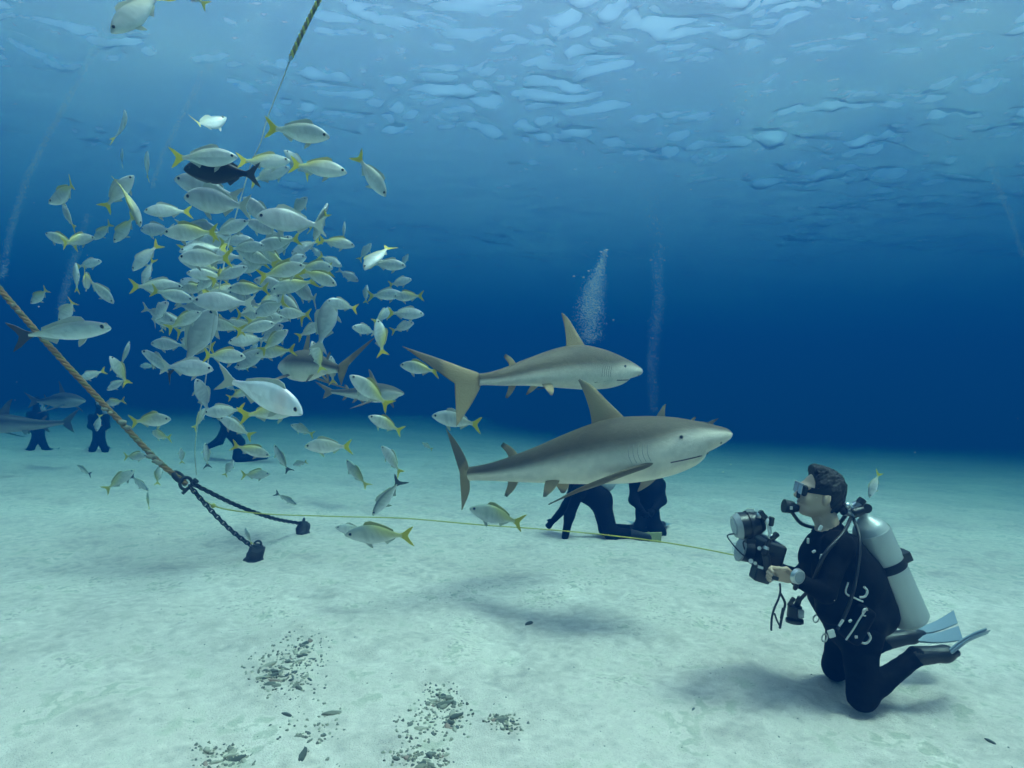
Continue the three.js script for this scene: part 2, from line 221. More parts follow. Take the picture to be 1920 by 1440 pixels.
function fish(kind, x, y, len, ang, yaw = 0, bend = 0, roll = 0, o = {}) {
  const s = SPECIES[kind], L = o.size || ({ grey: 0.42, white: 0.52, jack: 0.42, black: 0.45 }[kind] || 0.3), A = THREE.MathUtils.degToRad(ang);
  len *= 1.1; { const v = hash(Math.round(x), Math.round(y), 3) - 0.5; bend = Math.round((bend + v * 0.7) * 5) / 5; roll += v * 24; yaw += (hash(Math.round(y), Math.round(x), 8) - 0.5) * 22; } const Y = THREE.MathUtils.degToRad(yaw), d = o.d || clamp(L * F / len * Math.max(0.35, Math.cos(Y)), 2.6, 11), real = len * d / F / Math.max(0.35, Math.cos(Y)), sh = fishShapes(kind, bend);
  const dir = RIGHT.clone().multiplyScalar(Math.cos(A) * Math.cos(Y)).addScaledVector(UPV, Math.sin(A) * Math.cos(Y)).addScaledVector(FWD, -Math.sin(Y));
  const g = new THREE.Group(); g.name = numbered(o.name || { snapper: 'yellowtail_fish', pale: 'yellowtail_fish', grey: 'grey_fish', white: 'white_fish', jack: 'jack_fish', black: 'black_fish' }[kind]);
  const P = at(x, y, d); const floor = seabed(P.x, P.z) + real * 0.2; if (P.y < floor) P.y = floor;
  g.position.copy(P); g.quaternion.copy(frame(dir, V(0.02, 1, 0.13))).multiply(new THREE.Quaternion().setFromAxisAngle(V(1, 0, 0), THREE.MathUtils.degToRad(roll)));
  g.scale.setScalar(real); scene.add(g);
  part('body', sh.body, FISH_MAT, g);
  part('tail_fin', sh.tail_fin, s.tail, g); part('dorsal_fin', sh.dorsal_fin, kind === 'snapper' ? FIN_O : s.fins, g); part('anal_fin', sh.anal_fin, s.fins, g); part('pelvic_fin', sh.pelvic_fin, s.fins, g);
  for (const q of [-1, 1]) { part('pectoral_fin', sh['pec' + q], s.fins, g); const e = part('eye', eyeGeo, EYE_M, g); e.position.copy(sh['eye' + q]); e.scale.set(0.024, 0.024, 0.012); if (len > 60 && kind !== 'black') { const i = part('iris', irisGeo, IRIS_M, e); i.scale.set(1.02, 1.02, 0.5); } }
  g.userData.spot = { x, y, ang, len, kind, yaw };
  if (o.label) tag(g, o.label, 'fish', o.group || 'school of fish');
  return g;
}
const school = [];
const add = (k, x, y, l, a, yaw, b, r, o) => { school.push(fish(k, x, y, l, a, yaw, b, r, o)); };
{
  const N = (label, o = {}) => ({ label, ...o });
  add('pale', 252, 28, 118, 232, 10, 0.3, 20, N('large pale fish nosing down at the top left edge of the picture'));
  add('snapper', 352, -14, 62, 150, 0, 0, 0, N('fish at the top edge showing only its yellow tail tip'));
  add('pale', 242, 234, 42, 78, 40, 0.5, 10, N('small pale fish pointing up alone above the left of the school'));
  add('pale', 227, 293, 30, 62, 30, 0, 0, N('tiny pale fish pointing up, lower of two left of the black fish'));
  add('pale', 273, 306, 46, 60, 20, 0, 10, N('small pale fish slanting up just left of the black fish'));
  add('pale', 396, 240, 74, 48, -15, 0.8, -25, N('bright curled fish, tail hanging down, topmost of the school'));
  add('pale', 397, 297, 102, 4, 5, 0.15, 0, N('pale fish with yellow tail swimming right directly above the black fish', { d: 3.75 }));
  add('black', 405, 322, 128, 177, -5, 0.1, 0, N('black fish near the top of the school'));
  add('snapper', 128, 369, 82, 200, 5, -0.7, 10, N('arched yellow-tailed fish at the far left edge of the school'));
  add('pale', 123, 402, 56, 116, -20, 0.4, 0);
  add('pale', 227, 356, 78, 50, 5, -0.2, 15, N('silver fish climbing steeply right, upper left of the school'));
  add('snapper', 257, 386, 92, 282, 10, 0.3, 35, N('fish diving straight down with its yellow tail on top'));
  add('pale', 305, 394, 74, 186, 0, 0.1, 0, N('pale yellow-tailed fish swimming left, left of the two big grey fish'));
  add('grey', 378, 350, 112, 165, 10, 0.2, 0, N('big grey fish heading left just under the black fish'));
  add('grey', 402, 378, 128, 172, 5, 0.1, 0, N('big grey fish, lower of the two under the black fish'));
  add('snapper', 106, 447, 56, 157, -15, 0.2, 0); add('snapper', 146, 449, 44, 22, -35, 0.4, 0);
  add('snapper', 193, 437, 44, 222, 10, -0.9, 0); add('snapper', 233, 434, 58, 236, 25, -0.7, 10);
  add('grey', 290, 431, 64, 178, -10, 0, 0, { size: 0.36, d: 6.2 });
  add('snapper', 352, 437, 92, 183, 5, -0.15, 0, N('yellow-backed fish swimming left in the upper middle of the school'));
  add('pale', 437, 427, 70, 22, 10, 0, 0); add('pale', 392, 455, 94, 18, 0, 0, 0, { d: 5.6 });
  add('pale', 268, 485, 66, 228, 5, 0.1, 0, N('leaf-shaped pale fish nosing down-left on the left rim of the school'));
  add('pale', 274, 514, 52, 250, -20, 0, 0, { d: 5.8 }); add('pale', 380, 484, 98, 180, 0, 0, 5);
  add('pale', 168, 494, 50, 10, -10, 0, 0, { d: 7 }); add('pale', 143, 517, 50, 82, 15, 0.2, 40); add('snapper', 162, 527, 40, 200, -60, 0, 0);
  add('pale', 194, 548, 62, 312, 5, 0.1, 0, N('pale fish diving to the right, left of the main school')); add('snapper', 76, 556, 48, 218, 5, -0.3, 0, N('small yellow-tailed fish beside the upper thick rope'));
  add('pale', 130, 582, 62, 228, 5, -0.5, 0, N('arched pale fish just above the long grey jack'));
  add('jack', 143, 618, 150, 2, 0, 0.1, 0, N('long grey jack swimming right next to the thick rope', { size: 0.6 }));
  add('pale', 238, 662, 48, 85, -20, 0, 30, { d: 7 }); add('snapper', 222, 690, 56, 122, 0, 0.2, 30, N('greenish fish pointing up-left right of the thick rope')); add('pale', 217, 722, 40, 212, 0, 0, 0);
  add('pale', 168, 704, 44, 202, 0, 0, 0, { d: 7 }); add('pale', 272, 686, 27, 180, -20, 0, 0); add('snapper', 211, 755, 38, 188, -30, 0.3, 0, N('small stubby fish with yellow tail just right of the rope'));
  add('pale', 186, 752, 24, 110, 10, 0, 0); add('pale', 184, 795, 30, 265, 0, 0, 40);
  add('snapper', 288, 788, 76, 4, 0, -0.2, 0, N('striped yellow-tailed fish swimming right above the thick rope')); add('snapper', 297, 816, 42, 165, -30, 0.4, 0, { d: 6.4 });
  add('grey', 296, 583, 62, 32, 10, 0, 0, { size: 0.3 }); add('pale', 305, 606, 28, 78, 0, 0, 0); add('grey', 312, 646, 60, 178, 0, 0, 0, { size: 0.34, d: 7 });
  add('jack', 300, 677, 90, 152, 0, -0.3, 0, { d: 6 }); add('grey', 357, 690, 84, 355, -5, 0.2, 0, N('broad grey fish swimming right at the lower left of the school', { size: 0.36 }));
  add('snapper', 424, 668, 82, 356, 0, 0.15, 0); add('grey', 410, 566, 98, 180, 10, 0, 0, N('big-eyed grey fish swimming left in the centre of the school', { size: 0.37, d: 4.2 }));
  add('snapper', 350, 599, 66, 28, 0, 0, 0); add('grey', 378, 626, 122, 62, -10, 0.3, 30, { size: 0.5, d: 5.2 });
  add('snapper', 362, 541, 58, 178, -15, 0, 0); add('pale', 382, 515, 66, 176, 0, 0, 0); add('pale', 438, 512, 66, 20, 10, 0.2, 0); add('pale', 336, 538, 40, 190, 0, 0, 0);
  add('pale', 450, 690, 25, 170, 0, 0, 0); add('grey', 379, 738, 66, 112, 0, -0.2, 20, { size: 0.34, d: 5.6 }); add('pale', 413, 772, 70, 186, 0, 0, 0, N('plain pale fish swimming left, lowest left of the white fish'));
  add('pale', 438, 798, 66, 148, 0, 0.2, 0, N('pale fish slanting up-left with forked tail low in the school')); add('snapper', 376, 782, 36, 80, -40, 0, 0);
  add('snapper', 462, 541, 72, 182, 0, 0, 0); add('snapper', 537, 507, 82, 12, -5, 0.2, 10); add('snapper', 604, 522, 70, 334, 5, 0.15, 0, N('yellow-tailed fish nosing down-right on the right rim of the school'));
  add('grey', 655, 518, 40, 330, -20, 0, 0, { size: 0.3, d: 8 }); add('pale', 622, 490, 46, 332, 0, 0, 0); add('snapper', 702, 478, 76, 246, 30, 0.2, 70, N('thin fish seen edge-on, yellow tail standing straight up'));
  add('pale', 733, 497, 62, 355, -5, 0, 0, N('pale fish swimming right beside the edge-on fish')); add('pale', 760, 487, 26, 60, 20, 0, 0); add('pale', 752, 528, 46, 8, 15, 0, 0);
  add('pale', 727, 553, 62, 2, -5, 0, 0, { d: 6.8 }); add('snapper', 762, 556, 54, 180, -10, 0, 0, N('fish with yellow tail pointing right, rightmost of the school')); add('pale', 765, 588, 66, 356, 0, 0, 0, { d: 6.2 }); add('pale', 759, 612, 42, 18, 15, 0, 0);
  add('pale', 686, 549, 32, 80, 0, 0, 0, { d: 9 }); add('pale', 722, 590, 34, 60, -40, 0, 0, { d: 8.5 }); add('pale', 681, 618, 36, 170, 40, 0, 0, { d: 7.5 });
  add('snapper', 712, 628, 66, 102, -10, 0.1, 55, N('fish pointing straight up above the upper shark\'s tail'));
  add('pale', 637, 571, 46, 168, 45, 0, 0); add('grey', 614, 600, 96, 72, 0, 0.3, 20, { size: 0.4, d: 5.6 }); add('grey', 576, 547, 78, 160, -15, 0, 0, { size: 0.36, d: 5.6 });
  add('pale', 547, 588, 62, 176, 0, 0, 0); add('pale', 585, 617, 54, 28, 10, 0, 0); add('snapper', 518, 636, 62, 38, 0, 0, 0); add('pale', 485, 613, 66, 12, 0, 0, 0); add('pale', 475, 655, 28, 58, 0, 0, 0);
  add('snapper', 593, 664, 56, 108, 0, 0.1, 40, N('yellow-green fish pointing up in front of the shark in the school')); add('pale', 622, 690, 50, 95, 10, 0, 40);
  add('snapper', 688, 730, 88, 140, 5, 0.1, 0, N('green-yellow fish slanting up-left below the upright fish'));
  add('snapper', 781, 690, 70, 170, 0, 0.1, 0, N('yellow fish half behind the upper shark\'s tail', { d: 4.7 })); add('pale', 850, 786, 90, 172, 0, 0, 0, N('pale fish crossed by the lower lobe of the upper shark\'s tail', { d: 4.75 }));
  add('snapper', 719, 794, 66, 153, 0, 0.15, 0, N('yellow-tailed fish swimming up-left below the green-yellow fish')); add('pale', 565, 804, 46, 160, 10, 0, 0, N('small oval pale fish right below the white fish'));
  add('pale', 610, 836, 84, 182, 0, 0, 0, N('pale fish swimming left, yellow tail to the right, under the school')); add('snapper', 517, 770, 96, 2, 0, 0.1, 0, N('yellow-tailed fish hidden under the white fish', { d: 4.3 }));
  add('snapper', 477, 845, 64, 338, 0, 0, 0, N('dark yellow fish nosing down-right at the bottom of the school')); add('pale', 430, 725, 28, 150, 0, 0, 0); add('snapper', 452, 738, 40, 20, -20, 0, 0, { d: 6 });
  add('white', 515, 741, 150, 330, 12, 0.1, 0, N('big bright white fish with dark eye low in the school', { d: 3.7 }));
  add('jack', 522, 857, 54, 112, 0, 0.3, 20, { d: 6.5 }); add('pale', 562, 868, 30, 200, 0, 0, 0, { d: 9 }); add('snapper', 660, 886, 58, 116, -10, 0.2, 0, N('faint yellowish fish pointing up-left just above the sand', { d: 7.4 }));
  add('pale', 735, 857, 64, 136, 0, -0.1, 0, N('pale fish slanting up-left between the school and the lower shark'));
  add('jack', 722, 935, 88, 234, 0, 0.1, 0, N('dark-backed jack diving to the sand left of the lower shark', { d: 5.4 }));
  add('snapper', 482, 890, 52, 2, -10, 0, 0, { d: 7.5 }); add('pale', 430, 876, 34, 60, 0, 0, 0, { d: 8 }); add('jack', 540, 936, 42, 325, -10, 0, 0, { d: 7, label: 'small dark fish over the sand above the far weight' });
  add('snapper', 702, 1000, 116, 182, 5, 0.1, 0, N('large yellow-tailed fish cruising left just above the sand', { d: 4.6 })); add('pale', 655, 994, 56, 165, 15, 0, 0, N('pale fish mostly hidden behind the large yellow-tailed one near the sand', { d: 4.9 }));
  add('snapper', 924, 967, 100, 162, 0, 0.1, 0, N('yellow-tailed fish on the yellow line below the lower shark', { d: 5.4 })); add('pale', 800, 835, 22, 150, 0, 0, 0, { d: 9 });
  add('pale', 462, 1004, 32, 100, 0, 0, 0, N('little pale fish standing over the near rope weight', { d: 5.7 }));
  add('jack', 156, 880, 36, 155, -10, 0.2, 0, { d: 8.5 }); add('snapper', 228, 898, 54, 40, -20, 0, 0, N('dark fish with yellow tail left of the shackle', { d: 7 })); add('jack', 262, 908, 46, 325, 0, 0, 0, { d: 7.2 });
  add('snapper', 276, 936, 30, 90, 0, 0, 0, { d: 8 }); add('pale', 340, 852, 28, 92, 0, 0, 40, { d: 7.5 }); add('jack', 387, 850, 44, 95, 0, 0, 50, { d: 6.5 }); add('snapper', 256, 856, 46, 2, 0, 0, 0, { d: 7.2 }); add('snapper', 297, 888, 34, 80, 0, 0, 0, { d: 7.4 });
  add('snapper', 505, 306, 84, 8, 5, 0.2, -15, N('bright yellow-backed fish right of the black fish')); add('pale', 512, 326, 72, 22, -10, 0, 0, { d: 5 });
  add('pale', 570, 250, 108, 350, 5, -0.15, 0, N('pale fish with dark eye swimming right, topmost on the right')); add('pale', 556, 303, 48, 140, 40, 0, 0); add('snapper', 604, 315, 98, 351, -5, 0.2, 0, N('orange-backed fish swimming right under the topmost right fish'));
  add('pale', 701, 336, 84, 304, 5, 0.15, 0, N('lone pale fish diving right, apart at the upper right of the school'));
  add('grey', 483, 396, 72, 135, 20, 0.2, 0, { size: 0.32 }); add('grey', 537, 413, 112, 178, 8, 0.05, 0, N('big-eyed grey fish with yellow tail swimming left, upper right of the school', { size: 0.4 }));
  add('snapper', 597, 428, 50, 240, -30, 0.5, 0, { d: 4.9 }); add('pale', 562, 386, 48, 36, 30, 0, 40); add('pale', 608, 406, 62, 84, -10, 0, 40); add('pale', 645, 431, 32, 80, 20, 0, 0, { d: 7 }); add('snapper', 636, 455, 58, 350, -20, -0.3, 0);
  add('pale', 593, 473, 30, 310, 0, 0, 0); add('pale', 687, 470, 36, 52, 20, 0, 0); add('grey', 491, 427, 62, 160, 20, 0, 0, { size: 0.3 }); add('pale', 470, 463, 62, 2, 0, 0, 0); add('pale', 548, 490, 68, 10, 15, 0, 0, { d: 5 }); add('grey', 506, 531, 56, 172, 20, 0, 0, { size: 0.3 });
  add('pale', 1638, 912, 50, 240, 10, 0.1, 30, N('slim pale fish nosing down right behind the diver\'s tank valve', { d: 4.2 }));
  const R = rng(909);
  for (let i = 0; i < 44; i++) { const a = R() * 6.283, r = Math.sqrt(R()), x = 440 + Math.cos(a) * r * 165, y = 545 + Math.sin(a) * r * 135; add(['pale', 'snapper', 'pale', 'grey'][i % 4], x, y, 56 + R() * 22, [0, 180][R() > 0.5 ? 1 : 0] + (R() - 0.5) * 70, (R() - 0.5) * 50, (R() - 0.5) * 0.8, (R() - 0.5) * 30, { d: 4.9 + R() * 1.6, size: 0.3 }); }
  // those of the mass that have no label of their own: told apart by where they are in the school and how they swim
  for (const g of school) {
    if (g.userData.label) continue; const { x, y, ang, kind, len } = g.userData.spot;
    const h = y < 450 ? 'upper' : y < 545 ? 'middle' : y < 640 ? 'lower middle' : y < 780 ? 'lower' : 'sandward', s = x < 250 ? 'left' : x < 380 ? 'inner left' : x < 500 ? 'centre' : x < 630 ? 'inner right' : 'right', q = ((ang % 360) + 360) % 360;
    const w = q < 40 || q > 320 ? 'swimming right' : q < 140 ? 'pointing up' : q < 220 ? 'swimming left' : 'nosing down';
    const c = { pale: 'pale yellow-tailed', snapper: 'yellow-backed', grey: 'deep-bodied grey', jack: 'slim dark-backed' }[kind], z = len < 48 ? 'small ' : '';
    tag(g, `${z}${c} fish ${w}, ${h} ${s} of the school`, 'fish', 'school of fish'); g.userData.spot = { y };
  }
  const alike = new Map(); for (const g of school) { const l = g.userData.label; alike.set(l, [...(alike.get(l) || []), g]); }
  for (const list of alike.values()) if (list.length > 1) { list.sort((a, b) => a.userData.spot.y - b.userData.spot.y); list.forEach((g, i) => { g.userData.label += ', ' + (i === 0 ? (list.length === 2 ? 'upper of two' : 'topmost of several') : i === list.length - 1 ? (list.length === 2 ? 'lower of two' : 'lowest of several') : ['second', 'third', 'fourth', 'fifth'][i - 1] + ' from top'); }); }
  for (const g of school) delete g.userData.spot;
}

// ---------------------------------------------------------------- reef sharks
const skinBump = texture(512, 512, (u, v) => { const k = 128 + 70 * (hash(Math.floor(u * 512), Math.floor(v * 512), 2) - 0.5) + 150 * (pfbm(u, v, 16, 91, 4) - 0.5); return [k, k, k]; }, false, 3, 4);
const SHARK_M = new THREE.MeshPhysicalMaterial({ vertexColors: true, roughness: 0.55, bumpMap: skinBump, bumpScale: 0.006, clearcoat: 0.15, clearcoatRoughness: 0.45 });
const SHARK_DARK = std(0.035, 0.035, 0.035, 0.6), MOUTH_M = std(0.12, 0.06, 0.055, 0.7), GILL_M = std(0.4, 0.35, 0.28, 0.9), TIP_M = std(0.05, 0.052, 0.05, 0.7);
const sTop = curve1([[0, 0.005], [0.015, 0.019], [0.05, 0.036], [0.1, 0.057], [0.18, 0.083], [0.28, 0.1], [0.4, 0.108], [0.55, 0.09], [0.7, 0.064], [0.85, 0.04], [0.95, 0.027], [1, 0.025]]);
const sBot = curve1([[0, 0.005], [0.015, 0.017], [0.05, 0.031], [0.084, 0.042], [0.094, 0.045], [0.104, 0.06], [0.14, 0.08], [0.23, 0.102], [0.36, 0.11], [0.5, 0.096], [0.7, 0.062], [0.85, 0.038], [0.95, 0.026], [1, 0.025]]);
const sWide = curve1([[0, 0.004], [0.015, 0.026], [0.05, 0.052], [0.1, 0.07], [0.18, 0.084], [0.28, 0.1], [0.4, 0.102], [0.55, 0.078], [0.7, 0.052], [0.85, 0.028], [0.95, 0.016], [1, 0.012]]);
function shark(name, spine, fat, label, o = {}) {
  const C = new THREE.CatmullRomCurve3(spine), PL = C.getLength(), org = C.getPointAt(0.5), W = (t) => C.getPointAt(clamp(t, 0, 1)).sub(org), lean = o.up || V(0, 1, 0);
  const fr = (t) => { const T = C.getTangentAt(clamp(t)).negate(), Z = T.clone().cross(lean).normalize(), Y = Z.clone().cross(T); return { X: T, Y, Z }; };     // X to the nose
  const K = PL * fat, put = (t, a, b, c = 0) => { const f = fr(t); return W(t).addScaledVector(f.X, c * PL).addScaledVector(f.Y, a * K).addScaledVector(f.Z, b * K); };
  const surf = (t, s, r = 1) => { const a = s * Math.PI; const n = Math.cos(a), m = Math.sin(a), h = n > 0 ? sTop(t) : sBot(t); return put(t, n * h * r, m * sWide(t) * r); };   // s 0 back, 0.5 side, 1 belly; negative other side
  const back = o.back || [0.105, 0.073, 0.034], pale = o.pale || [0.9, 0.76, 0.61], col = [];
  const g = base(name, label, 'shark', 'reef sharks', org);
  const nu = o.far ? 20 : 40, nv = o.far ? 40 : 96;
  const body = grid(nu, nv, (u, v) => {
    const t = v * v * 0.35 + v * 0.65, a = u * 2 * Math.PI, n = Math.cos(a), m = Math.sin(a), h = n > 0 ? sTop(t) : sBot(t), sx = Math.sign(m) * Math.pow(Math.abs(m), 0.9), p = v === 0 ? W(0) : put(t, n * h, sx * sWide(t));
    const edge = lerp(0.5, 0.0, sstep(0.05, 0.33, t)) - 0.1 * sstep(0.75, 0.95, t) + 0.1 * (fbm(t * 14, a * 1.2, 4, 3) - 0.5);
    let k = mix3(pale, back, sstep(edge - 0.34, edge + 0.3, n)); const sp = 0.84 + 0.32 * fbm(t * 46, a * 7, 7, 4); k = k.map((q) => q * sp * (1 - 0.12 * sstep(0.55, 0.7, fbm(t * 11 + 3, a * 2.2, 8, 3))));
    col.push(...k); return [p.x, p.y, p.z];
  });
  body.setAttribute('color', new THREE.Float32BufferAttribute(col, 3)); part('body', body, SHARK_M, g);
  const fcol = (geo, root, tip, dark, lift = 3.8) => { const p0 = root, L = tip.clone().sub(root); return tint(geo, (x, y, z) => { const t = clamp(V(x, y, z).sub(p0).dot(L) / L.lengthSq()); return mix3(back.map((q) => q * lift), [0.06, 0.06, 0.055], dark * sstep(0.7, 0.97, t)); }); };
  const f0 = fr(0.42), dl = o.dorsal || 1;
  { const r = put(0.40, 0.09, 0), tip = put(0.475, 0.275 * dl, 0), LE = [put(0.335, 0.09, 0), put(0.39, 0.17 * dl, 0), put(0.44, 0.245 * dl, 0), tip], TE = [put(0.47, 0.085, 0), put(0.462, 0.12 * dl, 0), put(0.466, 0.2 * dl, 0), put(0.482, 0.272 * dl, 0)]; part('dorsal_fin', fcol(fin(LE, TE, f0.Z, 0.011 * PL, 16, 14), r, tip, 0.35), SHARK_M, g); }
  { const f = fr(0.8), tip = put(0.83, 0.1, 0), d = part('second_dorsal_fin', fcol(fin([put(0.765, 0.035, 0), put(0.795, 0.075, 0), tip], [put(0.815, 0.035, 0), put(0.822, 0.06, 0), put(0.845, 0.088, 0)], f.Z, 0.006 * PL), put(0.79, 0.035, 0), tip, 1), SHARK_M, g); }
  { const f = fr(0.8); part('anal_fin', fcol(fin([put(0.78, -0.035, 0), put(0.81, -0.07, 0), put(0.845, -0.095, 0)], [put(0.83, -0.03, 0), put(0.835, -0.05, 0), put(0.855, -0.088, 0)], f.Z, 0.006 * PL), put(0.8, -0.03, 0), put(0.85, -0.095, 0), 0.9), SHARK_M, g); }
  for (const s of [-1, 1]) {
    const dr = (o.droop || [0.12, 0.12])[s < 0 ? 0 : 1], sp = 0.285 * (o.pec || 1), f = fr(0.3), root = put(0.27, -0.06, s * 0.07), e = (tt, k, sweep) => put(tt, -0.062 - dr * k * 1.0, s * (0.065 + sp * k * Math.sqrt(Math.max(0.1, 1 - dr * dr * 4))), -sweep);
    const LE = [e(0.25, 0, 0), e(0.25, 0.4, 0.035), e(0.25, 0.75, 0.09), e(0.25, 1, 0.15)], TE = [e(0.335, 0, 0), e(0.335, 0.25, 0.01), e(0.325, 0.6, 0.05), e(0.275, 0.99, 0.135)];
    if (o.pecTip && s > 0) { const A = put(0.255, -0.05, 0.085), B = put(0.35, -0.075, 0.08), E = o.pecTip.clone().sub(org), sag = V(0, 0.012 * PL, 0); LE.splice(0, 4, A, A.clone().lerp(E, 0.35).add(sag), A.clone().lerp(E, 0.7).add(sag), E); TE.splice(0, 4, B, B.clone().lerp(E, 0.25).addScaledVector(UPV, -0.006 * PL), B.clone().lerp(E, 0.65), E.clone().lerp(B, 0.04)); }
    const N = LE[3].clone().sub(LE[0]).cross(TE[0].clone().sub(LE[0])).normalize();
    part('pectoral_fin', fcol(fin(LE, TE, N, 0.012 * PL, 16, 14), root, LE[3], 0.75, 1.7), SHARK_M, g);
    const q = (tt, k, b) => put(tt, -0.055 - 0.055 * k, s * (0.03 + 0.05 * k), -b), L2 = [q(0.6, 0, 0), q(0.6, 0.6, 0.02), q(0.6, 1, 0.05)], T2 = [q(0.665, 0, 0), q(0.665, 0.5, 0.0), q(0.655, 0.97, 0.008)];
    part('pelvic_fin', fcol(fin(L2, T2, L2[2].clone().sub(L2[0]).cross(T2[0].clone().sub(L2[0])), 0.007 * PL), L2[0], L2[2], 0.8), SHARK_M, g);
    if (!o.far) {
      const eye = part('eye', sphere(V(0, 0, 0), 0.0056 * PL, 12), SHARK_DARK, g); eye.position.copy(surf(0.16, s * 0.43, 0.985));
      const rim = part('eye_rim', new THREE.TorusGeometry(0.0062 * PL, 0.0012 * PL, 6, 18), GILL_M, eye); rim.quaternion.setFromUnitVectors(V(0, 0, 1), fr(0.16).Z.clone().multiplyScalar(s)); rim.position.copy(fr(0.16).Z).multiplyScalar(s * 0.004 * PL);
      for (let i = 0; i < 5; i++) { const t = 0.262 + i * 0.015, pts = []; for (let k = 0; k <= 6; k++) pts.push(surf(t + 0.006 * Math.sin(k / 6 * 3.14), s * (0.47 + 0.17 * k / 6), 1.0)); part('gill_slit', tube(pts, 0.0013 * PL, 14, 5), GILL_M, g); }
    }
  }
  if (!o.far) { const pts = []; for (let k = -10; k <= 10; k++) { const q = Math.abs(k) / 10, t = 0.091 + 0.115 * Math.pow(q, 1.25), y = lerp(0.0455, 0.056, q); pts.push(put(t, -y, Math.sign(k) * 0.985 * sWide(t) * Math.sqrt(Math.max(0, 1 - (y / Math.max(sBot(t), y)) ** 2)) * Math.min(1, q * 3.8))); } part('mouth', tube(pts, 0.0034 * PL, 60, 8), MOUTH_M, g); for (const s of [-1, 1]) part('nostril', sphere(surf(0.045, s * 0.74, 0.98), 0.005 * PL, 8), GILL_M, g); }
  // tail: long upper lobe, short lower lobe
  const T1 = W(1), fe = fr(1), tv = o.tail || { up: [-0.22, 0.2, 0], down: [-0.09, -0.15, 0] }, wp = (v, k = 1) => T1.clone().addScaledVector(fe.X, v[0] * PL * k).addScaledVector(fe.Y, v[1] * PL * k).addScaledVector(fe.Z, (v[2] || 0) * PL * k);
  const U = o.tailUp ? o.tailUp.clone().sub(org) : wp(tv.up), D = o.tailDown ? o.tailDown.clone().sub(org) : wp(tv.down), notch = T1.clone().lerp(U.clone().add(D).multiplyScalar(0.5), 0.5), NZ = U.clone().sub(T1).cross(D.clone().sub(T1)).normalize();
  const r1 = put(0.985, 0.02, 0), r2 = put(0.985, -0.02, 0), bow = fe.X.clone().multiplyScalar(0.012 * PL);
  const tl = (p, q, k) => p.clone().lerp(q, k), r0 = T1.clone().addScaledVector(fe.X, 0.01 * PL);
  const tg = fin([U, tl(U, r1, 0.35).add(bow), tl(U, r1, 0.72).add(bow), r1, r0, r2, tl(D, r2, 0.6).add(bow), D], [tl(U, notch, 0.05), tl(U, notch, 0.3), tl(U, notch, 0.66), tl(U, notch, 0.93), notch, tl(D, notch, 0.9), tl(D, notch, 0.5), tl(D, notch, 0.08)], NZ, 0.013 * PL, 44, 14, true);
  part('tail_fin', tint(tg, (x, y, z) => { const q = V(x, y, z), e = clamp(q.clone().sub(notch).dot(T1.clone().sub(notch)) / T1.distanceToSquared(notch) + 0.5); return mix3([0.07, 0.07, 0.065], back.map((k) => k * 3.2), sstep(-0.25, 0.35, e)); }), SHARK_M, g);
  return g;
}
// lower shark: crosses to the right, head a little nearer
shark('reef_shark', [at(1374, 813, 4.25), at(1280, 829, 4.33), at(1150, 846, 4.5), at(1010, 872, 4.75), at(930, 884, 4.9), at(872, 889, 4.95)], 1.06, 'big grey shark swimming right, nose towards the diver, lower of the two near sharks', { tailUp: at(836, 803, 4.72), tailDown: at(866, 957, 5.0), droop: [0.1, 0.42], dorsal: 0.95, pecTip: at(1028, 946, 4.2), up: V(0.0, 1, -0.05) });
// upper shark: turns away, tail towards the camera
shark('reef_shark', [at(1204, 697, 5.55), at(1150, 693, 5.42), at(1085, 688, 5.2), at(1000, 697, 4.85), at(940, 708, 4.62), at(896, 712, 4.45)], 0.94, 'grey shark turning away with its tail spread, upper of the two near sharks', { tailUp: at(754, 649, 4.15), tailDown: at(856, 800, 4.35), droop: [0.02, 0.2], dorsal: 0.95, pec: 0.55, pecTip: at(1006, 730, 5.0), back: [0.125, 0.09, 0.045] });
// sharks farther off
shark('reef_shark', [at(1180, 800, 7.6), at(1240, 796, 7.5), at(1290, 795, 7.4), at(1330, 795, 7.35)], 0.95, 'faint shark showing only its fin and back behind the lower shark', { far: 1, tailUp: at(1348, 784, 7.3), tailDown: at(1340, 802, 7.3), dorsal: 1.0 });
shark('reef_shark', [at(528, 690, 7.2), at(560, 686, 6.9), at(600, 686, 6.4), at(636, 692, 6.0)], 1.0, 'shark swimming away to the left inside the lower right of the fish school', { far: 1, tailUp: at(706, 630, 5.7), tailDown: at(640, 722, 5.95), droop: [0.1, 0.1] });
shark('reef_shark', [at(757, 738, 8.6), at(715, 736, 8.8), at(670, 738, 9.1), at(622, 734, 9.3)], 0.9, 'faint shark swimming right behind the green-yellow fish', { far: 1, tailUp: at(590, 715, 9.4), tailDown: at(605, 748, 9.4) });
shark('reef_shark', [at(-60, 800, 11), at(0, 794, 11), at(70, 796, 11.2), at(120, 792, 11.4)], 1.05, 'dark shark with tall fin cut by the left edge of the picture', { far: 1, tailUp: at(150, 765, 11.5), tailDown: at(140, 812, 11.5), back: [0.02, 0.02, 0.02], pale: [0.3, 0.3, 0.28] });
shark('reef_shark', [at(160, 752, 12.5), at(125, 750, 12.6), at(95, 752, 12.8), at(70, 752, 13)], 1.0, 'small far shark swimming right above the left-hand divers', { far: 1, tailUp: at(45, 735, 13), tailDown: at(52, 766, 13), back: [0.025, 0.025, 0.025], pale: [0.4, 0.4, 0.38] });

